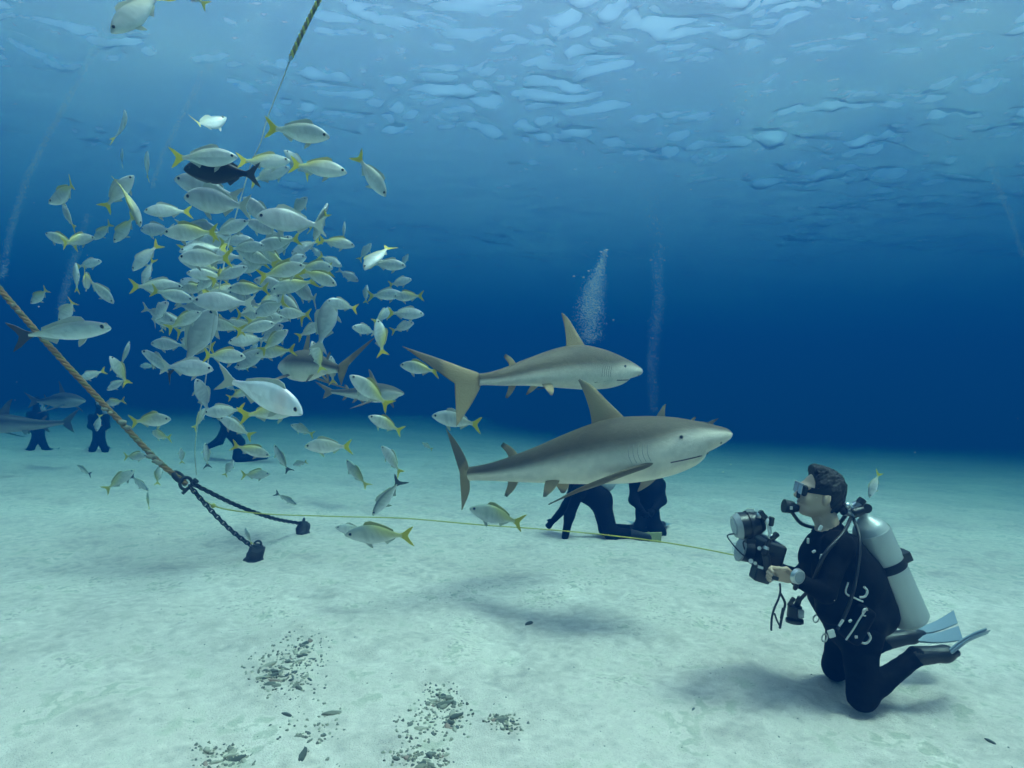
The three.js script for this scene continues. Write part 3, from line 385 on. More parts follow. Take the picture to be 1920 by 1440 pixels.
// ---------------------------------------------------------------- mooring rope, chains, weights, lines
const ROPE_M = std(0.3, 0.17, 0.055, 0.95), ROPE_G = std(0.22, 0.18, 0.05, 0.95), CHAIN_M = std(0.02, 0.022, 0.022, 0.7), IRON_M = std(0.035, 0.036, 0.036, 0.85), LINE_Y = std(0.5, 0.47, 0.06, 0.8), LINE_W = std(0.55, 0.57, 0.55, 0.8), GROWTH_M = std(0.3, 0.28, 0.2, 1);
const onSand = (x, y, d0 = 6) => { let d = d0; for (let i = 0; i < 40; i++) { const p = at(x, y, d), e = p.y - seabed(p.x, p.z); d += e / Math.max(0.05, (y - 740) / F) * 0.6; d = clamp(d, 1.5, 40); } return at(x, y, d); };
function twisted(c, R, r, turns, seg, phase) { const pts = [], n = seg; let N = V(0, 1, 0); for (let i = 0; i <= n; i++) { const t = i / n, p = c.getPointAt(t), T = c.getTangentAt(t), A = T.clone().cross(N).normalize(), B = A.clone().cross(T), a = phase + turns * 2 * Math.PI * t; pts.push(p.addScaledVector(A, Math.cos(a) * R).addScaledVector(B, Math.sin(a) * R)); } return new THREE.TubeGeometry(new THREE.CatmullRomCurve3(pts), n, r, 6); }
{
  const knot = at(350, 908, 5.5), c = new THREE.CatmullRomCurve3([at(-90, 430, 5.2), at(0, 543, 5.25), at(110, 668, 5.3), at(225, 790, 5.4), at(300, 868, 5.45), knot]);
  const g = base('mooring_rope', 'thick brown mooring rope slanting down from the left edge to the shackle', 'rope'), L = c.getLength();
  for (let k = 0; k < 3; k++) part('strand', twisted(c, 0.0115, 0.0138, L / 0.15, 560, k * 2.094), k === 1 ? ROPE_G : ROPE_M, g);
  const R = rng(5); for (let i = 0; i < 16; i++) { const t = R() < 0.6 ? 0.68 + R() * 0.25 : R() * 0.9, p = c.getPointAt(t).add(V((R() - 0.5) * 0.05, (R() - 0.5) * 0.05, 0.02)); const b = new THREE.IcosahedronGeometry(0.012 + R() * 0.016, 1); b.scale(1.4, 0.8, 1); b.translate(p.x, p.y, p.z); part('growth', b, GROWTH_M, g); }
  // shackle and thimble
  const s = base('shackle', 'dark iron shackle joining the thick rope to the two chains', 'shackle', null, knot), q = frame(at(470, 1040, 6).sub(knot), V(0, 1, 0));
  const bow = []; for (let i = 0; i <= 14; i++) { const a = -0.75 + i / 14 * (Math.PI + 1.5); bow.push(V(-Math.sin(a) * 0.055 - 0.01, Math.cos(a) * 0.05, 0).applyQuaternion(q)); }
  part('bow', tube(bow, 0.014, 30, 8), CHAIN_M, s); part('pin', bar(V(0.035, -0.075, 0).applyQuaternion(q), V(0.035, 0.075, 0).applyQuaternion(q), 0.015), CHAIN_M, s); part('nut', bar(V(0.035, 0.06, 0).applyQuaternion(q), V(0.035, 0.085, 0).applyQuaternion(q), 0.026, 0.026, 6), CHAIN_M, s);
  part('rope_eye', new THREE.TorusGeometry(0.05, 0.022, 8, 22).applyQuaternion(frame(at(225, 790, 5.4).sub(knot), V(0, 0, 1))).translate(-0.07, 0.06, 0), CHAIN_M, s);
  // chains: every link a part, every second one turned
  const link = new THREE.TorusGeometry(0.5, 0.16, 6, 14); link.scale(1.35, 0.85, 1);
  const chain = (a, b, label, sag) => { const cc = new THREE.CatmullRomCurve3([a, a.clone().lerp(b, 0.35).add(V(0, -sag, 0)), a.clone().lerp(b, 0.7).add(V(0, -sag, 0)), b]), n = Math.round(cc.getLength() / 0.043), h = base('chain', label, 'chain', 'chains at the mooring', a); for (let i = 0; i <= n; i++) { const m = part('link', link, CHAIN_M, h), p = cc.getPointAt(i / n); m.position.copy(p.sub(a)); m.quaternion.copy(frame(cc.getTangentAt(i / n), V(0, 0, 1))).multiply(new THREE.Quaternion().setFromAxisAngle(V(1, 0, 0), i % 2 ? 1.57 : 0)); m.scale.setScalar(0.046); } };
  const w1 = onSand(474, 1050, 6), w2 = onSand(568, 1000, 7);
  chain(knot.clone().add(V(0.04, -0.03, 0)), w1.clone().add(V(-0.03, 0.14, 0)), 'dark chain running down to the near iron weight', 0.03);
  chain(knot.clone().add(V(0.05, 0.0, -0.02)), w2.clone().add(V(-0.03, 0.11, 0)), 'dark chain running out to the far iron weight', 0.05);
  const weight = (p, k, label, turn) => {
    const h = base('mooring_weight', label, 'weight', 'iron weights on the sand', p.clone().add(V(0, -0.03, 0))); h.rotation.set(0.12, turn, -0.3); h.scale.setScalar(k);
    const b = new THREE.CylinderGeometry(0.085, 0.115, 0.2, 9, 5); const P = b.attributes.position; for (let i = 0; i < P.count; i++) { const f = 1 + 0.3 * (noise(P.getX(i) * 30 + 7, P.getY(i) * 30, P.getZ(i) * 30) - 0.5) * 2; P.setXYZ(i, P.getX(i) * f, P.getY(i) + 0.1, P.getZ(i) * f); } part('block', toCreasedNormals(b, 0.7), IRON_M, h);
    part('eye_ring', new THREE.TorusGeometry(0.036, 0.013, 8, 18).translate(-0.01, 0.235, 0), CHAIN_M, h); part('collar', new THREE.CylinderGeometry(0.055, 0.07, 0.03, 12).translate(0, 0.21, 0), CHAIN_M, h);
  };
  weight(w1, 0.8, 'dark iron weight on the sand at the near chain end', 0.4); weight(w2, 0.72, 'dark iron weight on the sand at the far chain end', 1.6);
  // yellow ground line, lying and sagging across the sand towards the diver
  const yl = [at(352, 912, 5.5), at(400, 948, 5.7), at(480, 962, 5.9), at(620, 968, 6.1), at(760, 972, 6.2), at(900, 984, 6.1), at(1040, 994, 6.0), at(1180, 1008, 5.8), at(1290, 1024, 5.5), at(1400, 1046, 5.2), at(1480, 1066, 5.0)];
  for (const p of yl) p.y = Math.max(p.y, seabed(p.x, p.z) + 0.012);
  const y = base('yellow_line', 'thin yellow line stretched over the sand from the shackle towards the diver', 'rope'); part('line', tube(yl, 0.0055, 160, 6), LINE_Y, y); part('knot', sphere(yl[1], 0.022, 10), LINE_Y, y);
  // float line: yellow upper rope, clip, thin white line down into the school
  const f = base('float_line', 'thin white line with yellow upper rope hanging down into the fish school', 'rope'), up = [at(640, -70, 4.9), at(598, 0, 4.9), at(570, 55, 4.9), at(545, 108, 4.9)], cu = new THREE.CatmullRomCurve3(up);
  for (let k = 0; k < 2; k++) part('upper_rope', twisted(cu, 0.009, 0.0105, 12, 120, k * 3.14), k ? ROPE_G : LINE_Y, f);
  part('clip', join([sphere(up[3], 0.018, 10), bar(up[3], at(541, 118, 4.9), 0.008)]), std(0.6, 0.62, 0.6, 0.25, { metalness: 0.8 }), f);
  const R2 = rng(44), dn = [at(545, 108, 4.9)]; for (const [x, yy] of [[528, 150], [512, 198], [500, 232], [487, 268], [473, 300], [452, 370], [430, 450], [412, 540], [395, 640], [380, 740], [371, 800], [368, 850], [366, 890]]) dn.push(at(x + (R2() - 0.5) * 5, yy, 4.95 + (yy > 600 ? (yy - 600) / 290 * 1.6 : 0)));
  part('lower_line', tube(dn, 0.0052, 160, 5), LINE_W, f);
}

// ---------------------------------------------------------------- the diver with the camera
const SUIT_M = phys(0.004, 0.0045, 0.006, 0.85, { specularIntensity: 0.2 }), VEST_M = phys(0.003, 0.0035, 0.005, 0.75, { specularIntensity: 0.25 }), SKIN_M = std(0.5, 0.35, 0.24, 0.6), HAIR_M = std(0.006, 0.005, 0.005, 0.7), RUBBER_M = std(0.008, 0.009, 0.01, 0.45), STEEL_M = std(0.62, 0.63, 0.62, 0.28, { metalness: 0.85 }), PLATE_M = std(0.5, 0.52, 0.5, 0.5), TANK_M = phys(0.42, 0.44, 0.42, 0.42, { metalness: 0.25, clearcoat: 0.3 }), FINBLUE_M = std(0.2, 0.27, 0.33, 0.6), GLASS_M = phys(0.9, 0.95, 0.97, 0.05, { transmission: 1, thickness: 0, ior: 1.33 }), PANE_M = phys(0.5, 0.58, 0.6, 0.08, { clearcoat: 1 }), GREY_M = std(0.28, 0.3, 0.31, 0.5), BLACK_M = std(0.01, 0.011, 0.013, 0.35);
{
  const D = 3.5, P = (x, y, z = 0) => at(x, y, D - z);                       // z: metres nearer than the middle of the body
  const J = {
    pelvis: P(1601, 1170, 0), waist: P(1574, 1112, 0), chest: P(1558, 1048, 0), neck0: P(1556, 1000, 0), neck1: P(1537, 962, 0), head: P(1536, 926, 0),
    shN: P(1572, 1024, 0.17), elN: P(1548, 1112, 0.27), wrN: P(1488, 1085, 0.2), shF: P(1552, 1018, -0.17), elF: P(1500, 1085, -0.3), wrF: P(1450, 1062, -0.2),
    hipN: P(1612, 1180, 0.1), knN: P(1616, 1306, 0.16), anN: P(1718, 1230, 0.14), toN: P(1772, 1226, 0.13), hipF: P(1590, 1172, -0.1), knF: P(1566, 1250, -0.2), anF: P(1660, 1202, -0.22), toF: P(1710, 1192, -0.22),
  };
  const org = P(1600, 1330, 0); org.y = seabed(org.x, org.z);
  const man = base('person', 'diver in black wetsuit kneeling on the sand, aiming an underwater camera at the sharks', 'person', null, org);
  const loc = (v) => v.clone().sub(org), j = {}; for (const k in J) j[k] = loc(J[k]);
  for (const k of ['knN', 'knF']) { const w = j[k].clone().add(org); j[k].y = Math.max(j[k].y, seabed(w.x, w.z) - org.y + 0.075); }
  const bones = [['pelvis', 'waist', 0.135, 0.142, 0.08], ['waist', 'chest', 0.142, 0.152, 0.08], ['chest', 'neck0', 0.14, 0.075, 0.06], ['neck0', 'neck1', 0.062, 0.057, 0.03], ['shN', 'elN', 0.062, 0.048, 0.05], ['elN', 'wrN', 0.048, 0.031, 0.02], ['shF', 'elF', 0.062, 0.048, 0.05], ['elF', 'wrF', 0.048, 0.031, 0.02], ['chest', 'shN', 0.11, 0.068, 0.06], ['chest', 'shF', 0.11, 0.068, 0.06], ['pelvis', 'hipN', 0.12, 0.1, 0.06], ['pelvis', 'hipF', 0.12, 0.1, 0.06], ['hipN', 'knN', 0.1, 0.066, 0.05], ['hipF', 'knF', 0.1, 0.066, 0.05], ['knN', 'anN', 0.064, 0.04, 0.03], ['knF', 'anF', 0.064, 0.04, 0.03], ['anN', 'toN', 0.042, 0.032, 0.02], ['anF', 'toF', 0.042, 0.032, 0.02]];
  const bodyF = (p, grow, list) => { let d = 9; for (const [a, b, ra, rb, k] of list) d = smin(d, segd(p, j[a], j[b], ra + grow, rb + grow), k); return d; };
  const lo = V(1e3, 1e3, 1e3), hi = V(-1e3, -1e3, -1e3); for (const k in j) { lo.min(j[k]); hi.max(j[k]); } lo.addScalar(-0.2); hi.addScalar(0.2);
  // head in its own axes: X forward, Y up, Z to its left
  const hq = frame(RIGHT.clone().negate().addScaledVector(UPV, 0.2).addScaledVector(FWD, 0.12), UPV), hc = j.head, hl = (x, y, z) => V(x, y, z).applyQuaternion(hq).add(hc), hinv = hq.clone().invert(), tmp = V(0, 0, 0);
  const ell = (x, y, z, cx, cy, cz, a, b, c) => { const k = Math.hypot((x - cx) / a, (y - cy) / b, (z - cz) / c); return (k - 1) * Math.min(a, b, c); };
  const headF = (p) => {
    tmp.set(p[0], p[1], p[2]).sub(hc).applyQuaternion(hinv); const { x, y, z } = tmp, q = [x, y, z];
    let d = smin(ell(x, y, z, -0.012, 0.03, 0, 0.1, 0.098, 0.077), ell(x, y, z, 0.03, -0.035, 0, 0.064, 0.08, 0.06), 0.05);
    d = smin(d, segd(q, V(0.062, -0.1, 0), V(0.02, -0.095, 0), 0.03, 0.034), 0.03);                                    // chin
    for (const s of [-1, 1]) { d = smin(d, segd(q, V(-0.03, -0.05, s * 0.05), V(0.045, -0.095, s * 0.028), 0.024, 0.022), 0.03); d = smin(d, ell(x, y, z, -0.014, -0.012, s * 0.08, 0.021, 0.036, 0.016), 0.006); d = smin(d, ell(x, y, z, 0.07, -0.035, s * 0.035, 0.025, 0.025, 0.025), 0.02); }   // jaw, ears, cheeks
    d = smin(d, segd(q, V(0.09, 0.02, 0), V(0.115, -0.03, 0), 0.01, 0.016), 0.015);                                    // nose
    d = smin(d, ell(x, y, z, 0.092, -0.062, 0, 0.014, 0.007, 0.026), 0.008); d = smin(d, ell(x, y, z, 0.09, -0.078, 0, 0.013, 0.008, 0.023), 0.008);   // lips
    d = smin(d, ell(x, y, z, 0.082, 0.03, 0, 0.02, 0.012, 0.05), 0.02);                                                // brow
    for (const s of [-1, 1]) d = Math.max(d, -(Math.hypot(x - 0.1, y - 0.008, z - s * 0.032) - 0.015));               // eye sockets
    return d;
  };
  const neckF = (p) => smin(headF(p), segd(p, j.neck0, hl(-0.02, -0.04, 0), 0.063, 0.056), 0.03);
  const headG = surfaceOf(neckF, hc.clone().add(V(-0.2, -0.2, -0.15)), hc.clone().add(V(0.2, 0.17, 0.15)), 0.0042);
  // hands: palm, four fingers and a thumb closed on the grip
  const hand = (wr, dir, up, curl, side) => {
    const q = frame(dir, up), L = (x, y, z) => V(x, y, z).applyQuaternion(q).add(wr), segs = [[L(0.0, 0, 0), L(0.075, 0, 0.0), 0.03, 0.03], [L(0.03, 0.012, 0), L(0.08, 0.028, 0), 0.022, 0.016], [L(0.03, -0.012, 0), L(0.08, -0.028, 0), 0.022, 0.014]];
    const F4 = [[0.03, 0.098, 0.0105], [0.011, 0.106, 0.011], [-0.009, 0.1, 0.0105], [-0.028, 0.084, 0.009]], fingers = [];
    for (const [y, len, r] of F4) { let a = L(0.08, y, side * 0.004), ang = 0.35; const st = [0.44, 0.31, 0.25]; for (let i = 0; i < 3; i++) { const l = len * st[i]; const b = a.clone().add(V(Math.cos(ang), 0, side * Math.sin(ang)).multiplyScalar(l).applyQuaternion(q)); fingers.push([a, b, r - i * 0.0008, r - (i + 1) * 0.0008]); a = b; ang += curl; } }
    const t0 = L(0.025, 0.03, side * 0.012), t1 = L(0.055, 0.052, side * 0.032), t2 = L(0.085, 0.05, side * 0.052); fingers.push([t0, t1, 0.013, 0.0115], [t1, t2, 0.0115, 0.009]);
    const f = (p) => { let d = 9; for (const [a, b, ra, rb] of segs) d = smin(d, segd(p, a, b, ra * 0.8, rb * 0.8), 0.02); let e = 9; for (const [a, b, ra, rb] of fingers) e = smin(e, segd(p, a, b, ra, rb), 0.003); return smin(d, e, 0.006); };
    const c = L(0.07, 0, side * 0.03); return surfaceOf(f, c.clone().addScalar(-0.13), c.clone().addScalar(0.13), 0.0035);
  };
  const hN = hand(j.wrN, P(1440, 1070, 0.17).sub(P(1488, 1085, 0.2)), UPV.clone().addScaledVector(RIGHT, -0.5), 0.85, -1), hF = hand(j.wrF, P(1410, 1046, -0.16).sub(P(1450, 1062, -0.2)), UPV.clone(), 0.85, 1);
  const core = surfaceOf((p) => bodyF(p, -0.008, bones), lo, hi, 0.013);
  const keep = (g) => { const n = g.toNonIndexed(); for (const k of Object.keys(n.attributes)) if (!['position', 'normal'].includes(k)) n.deleteAttribute(k); return n; };
  part('body', mergeGeometries([core, headG, hN, hF].map(keep)), SKIN_M, man);
  const suit = surfaceOf((p) => { let d = bodyF(p, 0.004, bones); const e = (a, b, t) => { const A = j[a], B = j[b], n = B.clone().sub(A).normalize(); return (p[0] - lerp(A.x, B.x, t)) * n.x + (p[1] - lerp(A.y, B.y, t)) * n.y + (p[2] - lerp(A.z, B.z, t)) * n.z; }; d = Math.max(d, e('neck0', 'neck1', 0.35) > 0 && Math.hypot(p[0] - j.neck1.x, p[1] - j.neck1.y, p[2] - j.neck1.z) < 0.14 ? e('neck0', 'neck1', 0.35) : -1); d = Math.max(d, Math.hypot(p[0] - j.wrN.x, p[1] - j.wrN.y, p[2] - j.wrN.z) < 0.09 ? e('elN', 'wrN', 0.93) : -1); d = Math.max(d, Math.hypot(p[0] - j.wrF.x, p[1] - j.wrF.y, p[2] - j.wrF.z) < 0.09 ? e('elF', 'wrF', 0.93) : -1); return d + 0.01 * (fbm(p[0] * 13 + 3 + p[1] * 6, p[1] * 26, p[2] * 13, 3) - 0.5) + 0.006 * Math.abs(noise(p[0] * 9, p[1] * 34 + p[0] * 20, p[2] * 9) - 0.5); }, lo, hi, 0.0105);
  part('wetsuit', suit, SUIT_M, man);
  // short dark hair, thick at the crown
  const hairF = (p) => { tmp.set(p[0], p[1], p[2]).sub(hc).applyQuaternion(hinv); const { x, y, z } = tmp; let d = smin(ell(x, y, z, -0.016, 0.042, 0, 0.108, 0.108, 0.086), ell(x, y, z, -0.06, -0.01, 0, 0.06, 0.1, 0.074), 0.04); d = smin(d, ell(x, y, z, 0.045, 0.125, 0, 0.042, 0.026, 0.055), 0.03); d += 0.02 * (fbm(x * 42 + y * 20, y * 26, z * 60, 3) - 0.5); const line = Math.max(x - (0.052 + 0.25 * Math.max(0, y - 0.06)), -0.085 - y, x > -0.032 && y < 0.015 ? Math.min(x + 0.032, 0.015 - y) : -1); return Math.max(d, line); };
  part('hair', surfaceOf(hairF, hc.clone().addScalar(-0.2), hc.clone().addScalar(0.2), 0.0042), HAIR_M, man);
  for (const s of [-1, 1]) part('eye', sphere(hl(0.083, 0.008, s * 0.032), 0.0125, 12), std(0.6, 0.6, 0.58, 0.2), man);
  // mask: skirt, frame, two panes, strap
  const mask = part('mask', join([rbox(0.03, 0.062, 0.125, 0.014, hl(0.094, 0.006, 0), hq), rbox(0.028, 0.04, 0.042, 0.012, hl(0.108, -0.026, 0), hq)]), RUBBER_M, man);
  part('pane', rbox(0.006, 0.052, 0.052, 0.002, hl(0.113, 0.008, 0.031), hq), PANE_M, mask); part('pane', rbox(0.006, 0.052, 0.052, 0.002, hl(0.113, 0.008, -0.031), hq), PANE_M, mask); part('frame', join([rbox(0.012, 0.012, 0.13, 0.004, hl(0.113, 0.037, 0), hq), rbox(0.012, 0.05, 0.01, 0.004, hl(0.113, 0.01, 0), hq), rbox(0.012, 0.05, 0.008, 0.003, hl(0.112, 0.008, 0.06), hq)]), GREY_M, mask);
  { const st = []; for (let i = 0; i <= 24; i++) { const a = 0.5 + i / 24 * (2 * Math.PI - 1.0); st.push(hl(-0.014 + Math.cos(a) * 0.113, 0.012 + 0.02 * (1 - Math.cos(a)) * 0.6, Math.sin(a) * 0.092)); } const c = new THREE.CatmullRomCurve3(st); const N = 60; part('strap', mergeVertices(grid(4, N, (u, v) => { const p = c.getPointAt(v), w = (u - 0.5) * 0.03; const q = V(0, w, 0).applyQuaternion(hq).add(p); return [q.x, q.y, q.z]; })), new THREE.MeshStandardMaterial({ color: 0x050506, roughness: 0.6, side: THREE.DoubleSide }), mask); }
  // buoyancy vest: wings at the back, pocket, cummerbund, shoulder strap, buckles, rings
  const q0 = frame(J.chest.clone().sub(J.pelvis), FWD.clone().negate());
  const vestF = (p) => { let d = smin(segd(p, loc(P(1612, 1080, 0)), loc(P(1640, 1150, 0)), 0.13, 0.12), segd(p, loc(P(1590, 1130, 0.05)), loc(P(1618, 1170, 0.1)), 0.125, 0.11), 0.08); d = smin(d, segd(p, loc(P(1588, 1030, 0.06)), loc(P(1615, 1090, 0.1)), 0.09, 0.1), 0.08); d = smin(d, segd(p, loc(P(1588, 1030, -0.06)), loc(P(1615, 1090, -0.1)), 0.09, 0.1), 0.08); d = smin(d, segd(p, loc(P(1548, 1060, 0.09)), loc(P(1560, 1140, 0.12)), 0.075, 0.085), 0.06); return d + 0.012 * (fbm(p[0] * 9, p[1] * 14, p[2] * 9, 2) - 0.5); };
  const vest = part('buoyancy_vest', surfaceOf(vestF, loc(P(1530, 1200, 0)).add(V(-0.25, -0.2, -0.4)), loc(P(1660, 1000, 0)).add(V(0.25, 0.2, 0.4)), 0.014), VEST_M, man);
  const vz = 0.265;
  part('pocket', rbox(0.2, 0.15, 0.07, 0.025, loc(P(1606, 1168, 0.2)), frame(P(1640, 1105, 0.2).sub(P(1588, 1200, 0.2)), FWD.clone().negate())), VEST_M, vest);
  const strapPts = [[1586, 1200], [1600, 1180], [1612, 1160], [1626, 1140]].map(([x, y]) => loc(P(x, y, vz)));
  part('strap', tube(strapPts, 0.0045, 20, 6), PLATE_M, vest); part('strap', tube([[1590, 1092], [1586, 1112], [1604, 1122], [1618, 1128]].map(([x, y]) => loc(P(x, y, vz - 0.02))), 0.005, 20, 6), PLATE_M, vest);
  part('hose_end', tube([[1612, 1120], [1622, 1118], [1626, 1108], [1620, 1100]].map(([x, y]) => loc(P(x, y, vz - 0.02))), 0.006, 20, 6), PLATE_M, vest); part('hose_end', tube([[1612, 1204], [1624, 1206], [1632, 1196], [1628, 1186]].map(([x, y]) => loc(P(x, y, vz - 0.02))), 0.006, 20, 6), PLATE_M, vest);
  for (const [x, y, z, w, h, a] of [[1559, 1188, 0.26, 0.034, 0.04, 0.3], [1538, 990, 0.2, 0.016, 0.03, -0.5], [1526, 1034, 0.2, 0.02, 0.012, 0.5], [1540, 1044, 0.22, 0.014, 0.028, -0.3], [1577, 1168, 0.27, 0.012, 0.04, -0.6], [1594, 1164, 0.27, 0.018, 0.012, 0.6], [1605, 1194, 0.27, 0.016, 0.016, 0], [1515, 1014, 0.12, 0.012, 0.03, 0]]) part('buckle', rbox(w, h, 0.012, 0.004, loc(P(x, y, z)), camera.quaternion.clone().multiply(new THREE.Quaternion().setFromAxisAngle(V(0, 0, 1), a))), PLATE_M, vest);
  for (const [x, y, z, r] of [[1530, 1160, 0.08, 0.02], [1546, 1196, 0.16, 0.02], [1622, 1148, 0.27, 0.018]]) part('ring', new THREE.TorusGeometry(r, 0.0038, 8, 20).applyQuaternion(camera.quaternion.clone().multiply(new THREE.Quaternion().setFromAxisAngle(V(0, 1, 0), 0.4))).translate(...loc(P(x, y, z)).toArray()), STEEL_M, vest);
  // wrist gauge on the near arm
  { const c = loc(P(1496, 1081, 0.255)), q = camera.quaternion.clone().multiply(new THREE.Quaternion().setFromEuler(new THREE.Euler(0.1, 0.35, 0))); const w = part('wrist_gauge', new THREE.CylinderGeometry(0.037, 0.04, 0.022, 24).rotateX(Math.PI / 2).applyQuaternion(q).translate(c.x, c.y, c.z), STEEL_M, man); const f = V(0, 0, 0.012).applyQuaternion(q).add(c); part('dial', new THREE.CylinderGeometry(0.03, 0.03, 0.004, 24).rotateX(Math.PI / 2).applyQuaternion(q).translate(f.x, f.y, f.z), GREY_M, w); part('watch_strap', new THREE.TorusGeometry(0.042, 0.012, 8, 22).applyQuaternion(frame(J.elN.clone().sub(J.wrN), UPV).multiply(new THREE.Quaternion().setFromAxisAngle(V(0, 1, 0), Math.PI / 2))).translate(...loc(J.wrN).lerp(loc(J.elN), 0.14).toArray()), RUBBER_M, man); }
  // fins: foot pocket and ribbed blade
  const swimFin = (an, to, tipA, tipB, label) => {
    const dir = to.clone().sub(an), n = tipA.clone().sub(to).cross(tipB.clone().sub(to)).normalize(), F0 = part('swim_fin', surfaceOf((p) => smin(segd(p, an, to, 0.05, 0.04), segd(p, to, to.clone().addScaledVector(dir.clone().normalize(), 0.06), 0.04, 0.022), 0.03), an.clone().min(to).addScalar(-0.15), an.clone().max(to).addScalar(0.15), 0.011), RUBBER_M, man); F0.userData.label = label;
    const root = to.clone().addScaledVector(dir.clone().normalize(), 0.03), side = tipA.clone().sub(tipB).normalize(), r1 = root.clone().addScaledVector(side, 0.06), r2 = root.clone().addScaledVector(side, -0.06);
    for (const [a, b, c, d] of [[r1, root.clone().addScaledVector(side, 0.004), tipA, tipA.clone().lerp(tipB, 0.46)], [root.clone().addScaledVector(side, -0.004), r2, tipA.clone().lerp(tipB, 0.54), tipB]]) { const g = fin([a, a.clone().lerp(c, 0.5).addScaledVector(n, 0.012), c], [b, b.clone().lerp(d, 0.5).addScaledVector(n, 0.012), d], n, 0.012, 12, 14); part('blade', g, FINBLUE_M, F0); for (let i = 0; i < 3; i++) { const k = (i + 0.6) / 3.2; part('rib', tube([0.02, 0.35, 0.7, 0.96].map((v) => a.clone().lerp(b, k).lerp(c.clone().lerp(d, k), v).addScaledVector(n, 0.012 + 0.012 * Math.sin(v * 3.14))), 0.0055, 14, 6), FINBLUE_M, F0); } }
  };
  swimFin(j.anN, j.toN, loc(P(1857, 1181, 0.2)), loc(P(1851, 1189, 0.02)), 'near swim fin, seen edge-on'); swimFin(j.anF, j.toF, loc(P(1788, 1144, -0.34)), loc(P(1806, 1200, -0.08)), 'far swim fin with two pale ribbed blades');

  // scuba cylinder on his back
  const ta = P(1627, 984, -0.02), tb = P(1702, 1150, -0.02), tank = base('scuba_tank', 'grey scuba cylinder with black band on the kneeling diver\'s back', 'scuba tank', null, ta), ax = tb.clone().sub(ta), TL = ax.length(), tq = new THREE.Quaternion().setFromUnitVectors(V(0, -1, 0), ax.clone().normalize());
  const prof = [[0.0, 0.075], [0.022, 0.072], [0.028, 0.05], [0.05, 0.028], [0.078, 0.002], [0.095, -0.04], [0.1, -0.08], [0.1, -TL + 0.02], [0.096, -TL - 0.03], [0.078, -TL - 0.055], [0.04, -TL - 0.066], [0.0, -TL - 0.068]].map(([r, y]) => new THREE.Vector2(r, y));
  const W2 = (g) => g.applyQuaternion(tq);
  part('cylinder', W2(new THREE.LatheGeometry(new THREE.SplineCurve(prof).getPoints(60), 36)), TANK_M, tank);
  part('band', W2(new THREE.CylinderGeometry(0.104, 0.104, 0.05, 36, 1, true).translate(0, -TL * 0.44, 0)), new THREE.MeshStandardMaterial({ color: 0x040506, roughness: 0.7, side: THREE.DoubleSide }), tank); part('buckle', W2(rbox(0.05, 0.06, 0.09, 0.01, V(0.1, -TL * 0.42, 0.02))), BLACK_M, tank);
  const valve = part('valve', W2(join([new THREE.CylinderGeometry(0.022, 0.025, 0.06, 14).translate(0, 0.1, 0), new THREE.CylinderGeometry(0.016, 0.016, 0.1, 12).rotateX(1.57).translate(0, 0.115, 0)])), STEEL_M, tank); part('valve_knob', W2(new THREE.CylinderGeometry(0.026, 0.026, 0.035, 12).rotateX(1.57).translate(0, 0.115, 0.065)), RUBBER_M, valve);
  const l2 = (x, y, z) => P(x, y, z).sub(ta);
  part('first_stage', join([bar(l2(1585, 958, 0.02), l2(1604, 962, 0.02), 0.026, 0.03, 14), bar(l2(1600, 968, 0.05), l2(1612, 944, 0.05), 0.012, 0.012, 10), bar(l2(1598, 948, 0.03), l2(1612, 940, 0.03), 0.01, 0.01, 8), sphere(l2(1588, 948, 0.03), 0.02, 12)]), STEEL_M, tank);
  part('yoke_knob', join([bar(l2(1611, 944, 0.05), l2(1618, 936, 0.05), 0.022, 0.022, 10), bar(l2(1600, 962, 0.06), l2(1618, 956, 0.06), 0.028, 0.024, 12), bar(l2(1576, 950, 0.03), l2(1584, 962, 0.03), 0.022, 0.02, 10)]), BLACK_M, tank);
  part('hose', tube([l2(1590, 962, -0.05), l2(1560, 990, -0.2), l2(1510, 985, -0.2), l2(1486, 962, -0.08), l2(1480, 952, -0.03)], 0.011, 40, 8), RUBBER_M, tank);
  part('hose', tube([l2(1596, 970, 0.06), l2(1580, 1000, 0.2), l2(1546, 1040, 0.26), l2(1520, 1100, 0.2), l2(1497, 1128, 0.12)], 0.01, 40, 8), RUBBER_M, tank);
  part('hose', tube([l2(1600, 972, 0.05), l2(1612, 1010, 0.16), l2(1606, 1080, 0.24), l2(1590, 1140, 0.26), l2(1570, 1180, 0.25)], 0.009, 40, 8), RUBBER_M, tank);
  { const c = l2(1478, 950, 0.0), d = P(1487, 951, 0).sub(P(1460, 946, 0)).normalize(), q = new THREE.Quaternion().setFromUnitVectors(V(0, 1, 0), d); const rg = part('regulator', join([new THREE.CylinderGeometry(0.034, 0.037, 0.05, 20), new THREE.CylinderGeometry(0.018, 0.03, 0.03, 14).translate(0, 0.04, 0), rbox(0.05, 0.03, 0.06, 0.01, V(-0.005, 0.01, 0))].map((g) => g.applyQuaternion(q).translate(c.x, c.y, c.z))), RUBBER_M, tank); part('purge_badge', rbox(0.014, 0.018, 0.006, 0.002, c.clone().addScaledVector(FWD, -0.037), camera.quaternion), PLATE_M, rg); }
  { const c = l2(1490, 1146, 0.1); const oc = part('spare_regulator', join([new THREE.CylinderGeometry(0.036, 0.04, 0.055, 18).translate(c.x, c.y, c.z), new THREE.CylinderGeometry(0.045, 0.045, 0.016, 18).translate(c.x, c.y - 0.05, c.z), bar(c.clone().add(V(0.01, 0.03, 0)), l2(1500, 1120, 0.12), 0.016, 0.014, 10), bar(c.clone().add(V(-0.03, 0.03, 0)), l2(1488, 1122, 0.12), 0.012, 0.012, 8)]), RUBBER_M, tank); part('mouthpiece', rbox(0.03, 0.045, 0.02, 0.006, c.clone().add(V(0.015, 0, 0.04))), GREY_M, oc); }

